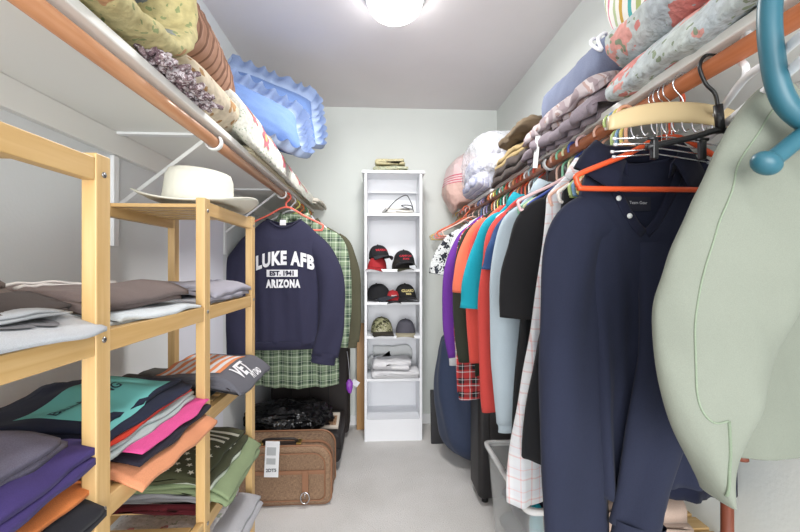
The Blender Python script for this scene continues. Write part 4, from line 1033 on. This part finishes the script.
hanger(.645, .665, 'eceef2', 'white tubular plastic hanger inside the sage jacket', 1.15, .2, .0068, top=-.05, sag=.03)
# black clip hanger and its hook
t = thing('clip_hanger', 'black plastic trouser hanger with clips hooked right of the tan wooden hanger', 'hanger', (RX, .73, RZ))
MK = plain('17181a', .35)
y_ = .73
hook = [(RX+.0245*math.cos(a)+.0, y_, RZ+.0245*math.sin(a)*1.05+.0) for a in [math.radians(x) for x in (10, 50, 90, 130, 170, 200)]]+[(RX-.012, y_, RZ-.032), (RX+.006, y_, RZ-.05), (RX+.012, y_, RZ-.075)]
mesh_obj('hook', TB(catmull(hook, 6), .0035, 8), MK, t)
mesh_obj('neck', TB([(RX+.012, y_, RZ-.072), (RX+.018, y_, RZ-.125)], .008, 10), MK, t)
mesh_obj('bar', TB(catmull([(RX-.13, y_, RZ-.155), (RX-.04, y_, RZ-.135), (RX+.018, y_, RZ-.12), (RX+.09, y_, RZ-.135), (RX+.15, y_, RZ-.155)], 6), .006, 8), MK, t)
for x in (-.115, -.02, .07, .13):
    c = mesh_obj('clip', B((RX+x-.006, y_-.006, RZ-.178), (RX+x+.006, y_+.006, RZ-.14), .003), MK, t, False)
    mesh_obj('clip_knob', TB([(RX+x-.012, y_, RZ-.138), (RX+x+.012, y_, RZ-.138)], .0035, 8), MK, c)
# tan wooden hanger with chrome hooks
t = thing('wooden_hanger', 'curved tan wooden hanger with a row of chrome hooks under it', 'hanger', (RX, .80, RZ))
y_ = .80
bm = bmesh.new(); rings = []
for i in range(31):
    q = -1+2*i/30; x = RX-.005+.158*q; zc = RZ-.055-.026*q*q-.004; hh = .022*(1-.35*abs(q)**5); th = .0085
    rings.append([Vector((x, y_+th*math.cos(a)*(1-.3*abs(q)**6), zc+hh*math.copysign(abs(math.sin(a))**.7, math.sin(a)))) for a in [2*PI*k/20 for k in range(20)]])
loft(bm, rings); mesh_obj('shoulder_bar', bm, plain('c0ab82', .4), t)
hook = [(RX+.023*math.cos(a), y_, RZ+.023*math.sin(a)) for a in [math.radians(x) for x in (-20, 20, 60, 100, 140, 180, 210)]]+[(RX-.004, y_, RZ-.03), (RX, y_, RZ-.05)]
mesh_obj('hook', TB(catmull(hook, 6), .0018, 8), M_chrome, t)
for i in range(11):
    x = RX-.115+.022*i; q = (x-RX)/.158; z0 = RZ-.08-.026*q*q
    mesh_obj('wire_hook', TB(catmull([(x, y_, z0+.003), (x, y_-.003, z0-.012), (x+.005, y_-.006, z0-.022), (x+.012, y_-.004, z0-.016)], 4), .0016, 6), M_chrome, t)
# chrome wire skirt hangers seen between
for i, (y, dz, dr, lb) in enumerate([(.835, -.100, .03, 'topmost and nearest'), (.85, -.108, .05, 'second'), (.865, -.116, -.02, 'third'), (.88, -.124, .02, 'lowest and farthest')]):
    t = thing('wire_hanger', lb+' of the four chrome wire hangers under the tan wooden hanger', 'hanger', (RX, y, RZ), dr+.12, 'chrome wire hangers')
    hookp = [(.0225*math.cos(a), 0, .0225*math.sin(a)) for a in [math.radians(x) for x in (-20, 20, 60, 100, 140, 180, 210)]]+[(-.003, 0, -.03), (0, 0, dz+.005)]
    mesh_obj('hook', TB(catmull(hookp, 6), .0015, 8), M_chrome, t, world=False)
    mesh_obj('crossbar', TB([(-.14+.01*i, 0, dz-.012), (0, 0, dz), (.14, 0, dz-.012)], .0019, 8), M_chrome, t, world=False)
    for s in (-1, 1): mesh_obj('rubber_tip', TB([(s*.14-(.0 if s > 0 else -.01*i), 0, dz-.012), (s*.146-(.0 if s > 0 else -.01*i), 0, dz-.0125)], .0035, 8), plain('d8dadd', .3), t, world=False)
# pastel hangers whose garments are behind the navy shirt
for y, h, l in ((.975, 'e8b08e', 'peach'), (.995, 'e2d478', 'pastel yellow'), (1.015, '7fa6cc', 'powder blue'), (1.035, 'bcd088', 'pastel green')):
    hanger(RX-.012, y, h, l+' plastic hanger hooked just behind the big orange hanger', .05, .12, .0048, top=-.07)
# orange hanger and navy henley shirt
t, b = garment('henley_shirt', 'big navy long-sleeved shirt with open white-buttoned placket on the orange hanger', 'shirt', .628, .925, .02, cloth('262a3c', '202434', 700), w=.155, L=.80, seed=13, sleeves='long', sl=.80, neck=.108, dip=.19, pw=.7, d=.034, fold=.022, ztop=-.11, slw=.105, spread=.05, sides=(-1,), cuff=.055, k=2.4, slb=.036, sh=.12)
bm = bmesh.new(); rings = []
for r_, z_, ins in ((.92, -.012, 0), (.98, .022, 0), (1.10, .030, 0), (1.38, .004, 0), (1.62, -.035, 0)):
    ring = []
    for i in range(49):
        a = -PI/2+.62+(2*PI-1.24)*i/48; c, s = math.cos(a), math.sin(a); fr = max(0, -s)
        ring.append(Vector((.10*c*r_*(1-.12*fr), (.040*r_)*s-.002, z_-.075*fr**1.5-(r_-1)*.03*fr)))
    rings.append(ring)
loft(bm, rings, False); o = mesh_obj('collar', bm, cloth('1f2234'), t, world=False); s2 = o.modifiers.new('s', 'SOLIDIFY'); s2.thickness = .004
VL = [(-.108*q, -.19*(1-q**1.43)-.006) for q in (.93, .8, .6, .4, .2, .03)]
for a0_, nm in ((0, 'sleeve'),):
    pts = [(.055, -.012, -.22), (.045, -.035, -.40), (.01, -.052, -.62), (-.045, -.058, -.86)]
    so = mesh_obj('sleeve', sleeve_bm(pts, .075, .058, .03, .028, 15, fold=.008), MATS[('cloth', '262a3c', '202434', 700)], t, world=False)
    mesh_obj('cuff', sleeve_bm([(-.040, -.058, -.845), (-.046, -.058, -.875), (-.051, -.058, -.90)], .061, .056, .032, .030, 3, fold=.002), MATS[('cloth', '262a3c', '202434', 700)], so, world=False)
b2 = bmesh.new(); b2.from_mesh(b.data); tr = BVHTree.FromBMesh(b2); b2.free(); base = Vector()
def on_body(x, z, off=.002):
    h = tr.ray_cast(Vector((x, -.5, z)), Vector((0, 1, 0))); return (h[0] if h[0] is not None else Vector((x, -.03, z)))+Vector((0, -off, 0))
mesh_obj('placket', TB([on_body(x, z, .001) for x, z in VL], .013, 8, flat=.18, up=(0, 1, 0)), cloth('1f2234'), t, world=False)
mesh_obj('placket', TB([on_body(x, z, .001) for x, z in [(-a, b_) for a, b_ in VL]], .011, 8, flat=.18, up=(0, 1, 0)), cloth('1f2234'), t, world=False)
for x, z in ((-.088, -.073), (-.066, -.112), (-.040, -.153)):
    q = on_body(x, z, .004); mesh_obj('button', TB([q, q+Vector((0, -.002, 0))], .0062, 16), plain('dfe3e0', .4), t, world=False)
mesh_obj('neck_label', B((-.02, .021, -.135), (.045, .023, -.10), .0005), plain('20222f', .8), t, False, world=False)
lettering('label_lettering', 'Team Gear', .010, plain('d8dadc', .8), t, (.012, .0205, -.115), (1, 0, 0), (0, 0, 1), world=False, sub=0, off=.0005)
hanger(.668, .872, 'd8552c', 'thick orange plastic hanger in front of the navy buttoned shirt', .0, .222, .0062, top=-.085, sag=.10, hookr=.0262)
garment('navy_polo', 'very dark navy shirt with side vents hanging half hidden by the sage jacket', 'shirt', .77, .985, .0, cloth('191d30'), w=.145, hem=.158, L=.87, seed=17, sleeves='short', d=.028, fold=.012, ztop=-.10, spread=0, slw=.07, neck=.07, k=3)
# ------------------------------------------------------------------ right rail, receding garments
RG = [
 # name, label, cat, y, rot, colour, kw
 ('black_dress', 'long black dress hanging directly behind the big navy shirt', 'dress', 1.055, -.02, cloth('26272a'), dict(w=.15, hem=.26, L=.80, xo=.0, seed=21, sleeves=None)),
 ('checked_shirt', 'long white shirt with faint pink check, left edge showing beside the navy shirt', 'shirt', 1.125, .02, plaid('pink_check', 'dcdfe2', 'd6d8de', 'd8a8a6', .06), dict(w=.165, hem=.281, L=.95, seed=22, sleeves=None, collar=True, xo=.0)),
 ('black_tee', 'black short-sleeved tee with wide hemmed sleeve on a pale pink hanger', 'shirt', 1.22, .0, cloth('232325', '1b1b1d'), dict(w=0.150, L=.80, seed=23, sleeves='short', sl=.35, spread=.03, slw=.08, zt=-.115, cuff=.0, rib=True, slb=.04, xo=-.0)),
 ('black_blouse', 'black long-sleeved blouse hanging between the black tee and pale blue shirt', 'shirt', 1.31, -.03, cloth('2b2c2e'), dict(w=0.150, L=.86, hem=.20, seed=24, sleeves=None)),
 ('pale_blue_shirt', 'pale blue long-sleeved shirt with drooping cuff between black tee and red shirt', 'shirt', 1.40, .05, cloth('b4c3cc', 'a7b6c0'), dict(w=0.155, L=.74, seed=25, sleeves='long', sl=.74, spread=.06, slw=.10, collar=True, cuff=.03)),
 ('blue_shirt', 'mid blue shirt showing as a narrow strip behind the pale blue one', 'shirt', 1.48, .0, cloth('35507e'), dict(w=0.13, L=.80, seed=26, sleeves='short', spread=.04)),
 ('red_shirt', 'coral red long-sleeved shirt hanging between blue strip and turquoise polo', 'shirt', 1.56, .03, cloth('cc4c46'), dict(w=0.160, L=.82, seed=27, sleeves='long', sl=.76, spread=.06, slw=.09)),
 ('turquoise_polo', 'bright turquoise short-sleeved polo on the right rail', 'shirt', 1.66, .08, cloth('1f9db0', '1890a4'), dict(w=0.160, L=.72, seed=28, sleeves='short', sl=.38, spread=.07, slw=.09, collar=True, slb=.045)),
 ('bright_red_shirt', 'tomato red shirt hanging low behind the turquoise polo', 'shirt', 1.75, .0, cloth('d8544a'), dict(w=0.165, L=.84, seed=29, sleeves='long', sl=.62, spread=.04)),
 ('coral_tee', 'salmon coral short-sleeved tee left of the turquoise polo', 'shirt', 1.85, .1, cloth('e8785c', 'dc6c52'), dict(w=0.160, L=.72, seed=30, sleeves='short', sl=.33, spread=.07, slw=.09, rib=True, slb=.045)),
 ('dark_green_shirt', 'dark olive black shirt with long sleeve below the coral tee', 'shirt', 1.95, .03, cloth('34382f'), dict(w=0.170, L=.82, seed=31, sleeves='long', sl=.66, spread=.08, slw=.10)),
 ('lumberjack_shirt', 'red white and black plaid shirt whose cuff hangs under the purple one', 'shirt', 2.05, .0, plaid('red_plaid', 'c23a3a', '222226', 'e0e0e2', .07), dict(w=0.165, L=.74, seed=32, sleeves='long', sl=.84, spread=.05, cuff=.04)),
 ('purple_shirt', 'vivid purple long-sleeved shirt near the far end of the right rail', 'shirt', 2.16, .06, cloth('6c3796', '602f88'), dict(w=0.170, L=.74, seed=33, sleeves='long', sl=.68, spread=.16, slw=.10, slb=.045)),
 ('white_shirt', 'white long-sleeved shirt behind the purple shirt', 'shirt', 2.27, .02, cloth('dfe2e6'), dict(w=0.170, L=.76, seed=34, sleeves='long', sl=.76, spread=.0, slw=.09)),
 ('patterned_blouse', 'black and white patterned blouse farthest along the right rail', 'blouse', 2.38, .02, floral('black_white_cloth', 'd4d8d8', ['24262c', '30343c'], '3c4048', 30, .45), dict(w=0.175, L=.62, seed=35, sleeves='short', sl=.26, spread=.12)),
 ('beige_cardigan', 'pale beige cardigan hanging beyond the patterned blouse', 'cardigan', 2.50, .0, cloth('cbb9aa'), dict(w=0.140, L=.66, seed=36, sleeves='short', spread=.0)),
]
for name, label, cat, y, rot, mat, kw in RG:
    kw = dict(kw); xo = kw.pop('xo', 0); kw.setdefault('spread', .05); kw.setdefault('d', .03)
    kw.setdefault('sh', .075); garment(name, label, cat, RX+xo+.012, y, rot, mat, ztop=kw.pop('zt', -.102), **kw)
HG = [(1.055, 'ece6e0', 'ivory', 'black dress'), (1.115, 'e6b8a4', 'apricot', 'pink checked shirt'), (1.205, 'e4c4c4', 'pale pink', 'black tee'), (1.27, '4a62b4', 'royal blue', 'black blouse, a spare one'), (1.31, 'd8dcae', 'pale lime', 'black long-sleeved blouse'),
      (1.355, '88c4a4', 'mint', 'pale blue shirt, a spare one'), (1.40, 'd8b0a0', 'dusty peach', 'pale blue shirt'), (1.48, '2c2c30', 'black', 'mid blue shirt'), (1.56, 'd0503c', 'scarlet', 'coral red shirt'),
      (1.61, 'b4d4dc', 'icy blue', 'turquoise polo, a spare one'), (1.66, 'f0f0f0', 'white', 'turquoise polo'), (1.705, 'e06a44', 'tangerine', 'tomato red shirt, a spare one'), (1.75, 'c03c38', 'crimson', 'tomato red shirt'), (1.80, 'e8a070', 'light orange', 'salmon tee, a spare one'),
      (1.85, 'e8e4d8', 'cream', 'salmon tee'), (1.90, 'd45038', 'vermilion', 'olive black shirt, a spare one'), (1.95, '3c8c74', 'sea green', 'olive black shirt'), (2.0, 'dce4e0', 'greyish white', 'plaid cuff shirt, a spare one'), (2.05, '2e9c84', 'emerald', 'plaid cuff shirt'),
      (2.105, 'c8cc6c', 'lime yellow', 'purple shirt, a spare one'), (2.16, 'e8dcc4', 'sand', 'purple shirt'), (2.21, 'e07848', 'rust orange', 'white shirt, a spare one'), (2.27, '303034', 'charcoal', 'white shirt'), (2.32, '9a90c4', 'lilac', 'patterned blouse, a spare one'),
      (2.38, 'd8d0e8', 'pale violet', 'patterned blouse'), (2.44, '6c88bc', 'denim blue', 'beige cardigan, a spare one'), (2.50, 'e8c8c0', 'shell pink', 'beige cardigan')]
for i, (y, h, l, w_) in enumerate(HG):
    hanger(RX+.005 if y != 1.205 else RX, y, h, (l+' plastic hanger just before the one of the '+w_.replace(', a spare one', '')) if 'spare' in w_ else l+' plastic hanger holding the '+w_, .03*math.sin(i*2.1), .155 if y != 1.205 else .205, .0048, top=-.082)
for i, (y, h, l, x) in enumerate([(2.60, 'f0c8b8', 'light salmon', 0), (2.66, 'e0704c', 'burnt orange', -.03), (2.72, 'ecb4b0', 'rose', .0), (2.78, 'e88c80', 'coral pink', -.02), (2.84, 'f0ece8', 'off white', .0), (2.90, 'd4a0a0', 'old pink', -.01), (2.96, 'e0c070', 'honey', -.02), (3.02, 'c8b898', 'taupe', -.03)]):
    hanger(RX+x-.01, y, h, l+' empty hanger near the back wall on the right rail', .12*math.sin(i*1.9), .2, .0045, 'empty hangers at the far right rail')
# ------------------------------------------------------------------ right floor
bm = bmesh.new(); rings = []
for i in range(31):
    q = i/30; z = .004+.80*q; r = (1-(1-min(q/.22, 1))**2)**.5*.97+.03; r *= 1-.20*smooth01((q-.5)*2)
    if q > .93: r *= 1-3.5*(q-.93)
    lean = -.07*math.sin(q*2.1)
    rings.append([Vector((.655+lean+.23*r*math.cos(a)+.007*math.sin(9*a+q*6), 2.50+.20*r*math.sin(a)+.012*nz((a*1.5, q*5, 2)), z+.012*math.sin(3*a)*q*(1 if q > .8 else 0)))
                  for a in [2*PI*k/56 for k in range(56)]])
loft(bm, rings)
tag(mesh_obj('laundry_sack', bm, cloth('3a445c', '333d54', 500, .55)), 'bulging navy blue fabric sack standing on the floor under the shirts', 'sack')
tag(mesh_obj('document_case', B((.37, 2.72, .0), (.60, 2.74, .36), .004, rot=Matrix.Rotation(-.12, 4, 'X') @ Matrix.Rotation(.0, 4, 'Y'), pivot=(.5, 2.73, 0)), plain('242428', .6)), 'flat black case leaning behind the navy sack near the back wall', 'case')
t = thing('black_suitcase', 'black hard-edged suitcase standing between navy sack and clear bin', 'suitcase', (.70, 2.08, 0))
mesh_obj('shell', B((.515, 2.00, .03), (.90, 2.20, .62), .025, 4), plain('1c1a1c', .5), t)
mesh_obj('front_panel', B((.565, 1.992, .08), (.86, 2.004, .57), .012, 3), plain('221f20', .6), t)
for x in (.56, .86): mesh_obj('foot', TB([(x, 2.05, 0.0), (x, 2.05, .032)], .018, 12), plain('101012', .5), t)
mesh_obj('handle', TB(catmull([(.64, 2.10, .618), (.65, 2.10, .65), (.77, 2.10, .65), (.78, 2.10, .618)], 5), .008, 8), plain('101012', .5), t)
# clear bin
t = thing('storage_bin', 'clear plastic storage bin standing open on the floor under the shirts', 'bin', (.68, 1.5, 0))
MCB = clear_plastic('dfe2e2', .25, .24)
bm = bmesh.new(); prof = []
def rrect(x0, x1, y0, y1, r, z, n=6):
    return [Vector((cx+r*math.cos(math.radians(a0+90*k/n)), cy+r*math.sin(math.radians(a0+90*k/n)), z)) for cx, cy, a0 in ((x1-r, y1-r, 0), (x0+r, y1-r, 90), (x0+r, y0+r, 180), (x1-r, y0+r, 270)) for k in range(n+1)]
loft(bm, [rrect(.525, .85, 1.29, 1.70, .03, .002), rrect(.51, .865, 1.275, 1.715, .03, .03), rrect(.482, .893, 1.248, 1.742, .03, .435)], True, True, False)
o = mesh_obj('tub', bm, MCB, t); s2 = o.modifiers.new('s', 'SOLIDIFY'); s2.thickness = .003
bm = bmesh.new(); loft(bm, [rrect(.482, .893, 1.248, 1.742, .03, .425), rrect(.470, .905, 1.236, 1.754, .035, .43), rrect(.468, .907, 1.234, 1.756, .035, .445), rrect(.484, .891, 1.25, 1.74, .03, .447)], True, False, False)
o = mesh_obj('rim', bm, clear_plastic('e6e8e8', .2, .75), t); s2 = o.modifiers.new('s', 'SOLIDIFY'); s2.thickness = .003
o = mesh_obj('folded_trousers', fold_bm(.27, .36, .09, 3, 71, .008), cloth('1e2740')); place(o, (.69, 1.52, .215)); tag(o, 'dark navy folded trousers lying on top inside the clear bin', 'trousers')
o = mesh_obj('folded_cloth', fold_bm(.28, .34, .19, 4, 72, .01), cloth('8a9298')); place(o, (.685, 1.50, .008)); tag(o, 'grey folded cloth filling the bottom of the clear bin', 'cloth')
capsule(.535, .33, .022, .10, 1.29, 1.34, 7, .006, cloth('1c8a9c'), name='teal_cloth', label='teal cloth pressed against the near left corner of the clear bin', cat='cloth', taper=.02)
# low rack on the right
t = thing('wooden_stool', 'low pale wooden stool under the navy shirt beside the right wall', 'stool', (.72, 1.12, 0))
for i in range(4): mesh_obj('top_slat', B((.545, .995+.062*i, .475), (.92, 1.045+.062*i, .495), .002), M_pinex, t, False)
for x in (.565, .90):
    for y in (1.01, 1.215): mesh_obj('leg', B((x-.013, y-.013, 0), (x+.013, y+.013, .475), .002), M_pine, t, False)
for y in (1.01, 1.215): mesh_obj('rail', B((.578, y-.008, .43), (.887, y+.008, .47), .002), M_pinex, t, False)
o = mesh_obj('folded_blanket', fold_bm(.30, .2, .10, 2, 73, .014), cloth('b8a294')); place(o, (.69, 1.12, .4965)); tag(o, 'beige folded blanket lying on the low wooden stool', 'blanket')
# umbrella handle-like brown pole
t = thing('walking_cane', 'reddish brown wooden cane standing upright below the sage jacket', 'cane', (.80, .86, 0))
MC_ = wood('cane_wood', '8a4a34', '6e3826', 2)
mesh_obj('shaft', TB([(.80, .87, 0.01), (.79, .86, .70)], .0125, 14), MC_, t)
mesh_obj('ferrule', TB([(.80, .87, 0), (.80, .87, .03)], .015, 14), plain('202020', .6), t)
mesh_obj('handle', TB(catmull([(.79, .86, .69), (.79, .86, .78), (.80, .87, .82), (.83, .89, .83), (.86, .90, .80), (.865, .90, .76)], 6), .0125, 14), MC_, t)
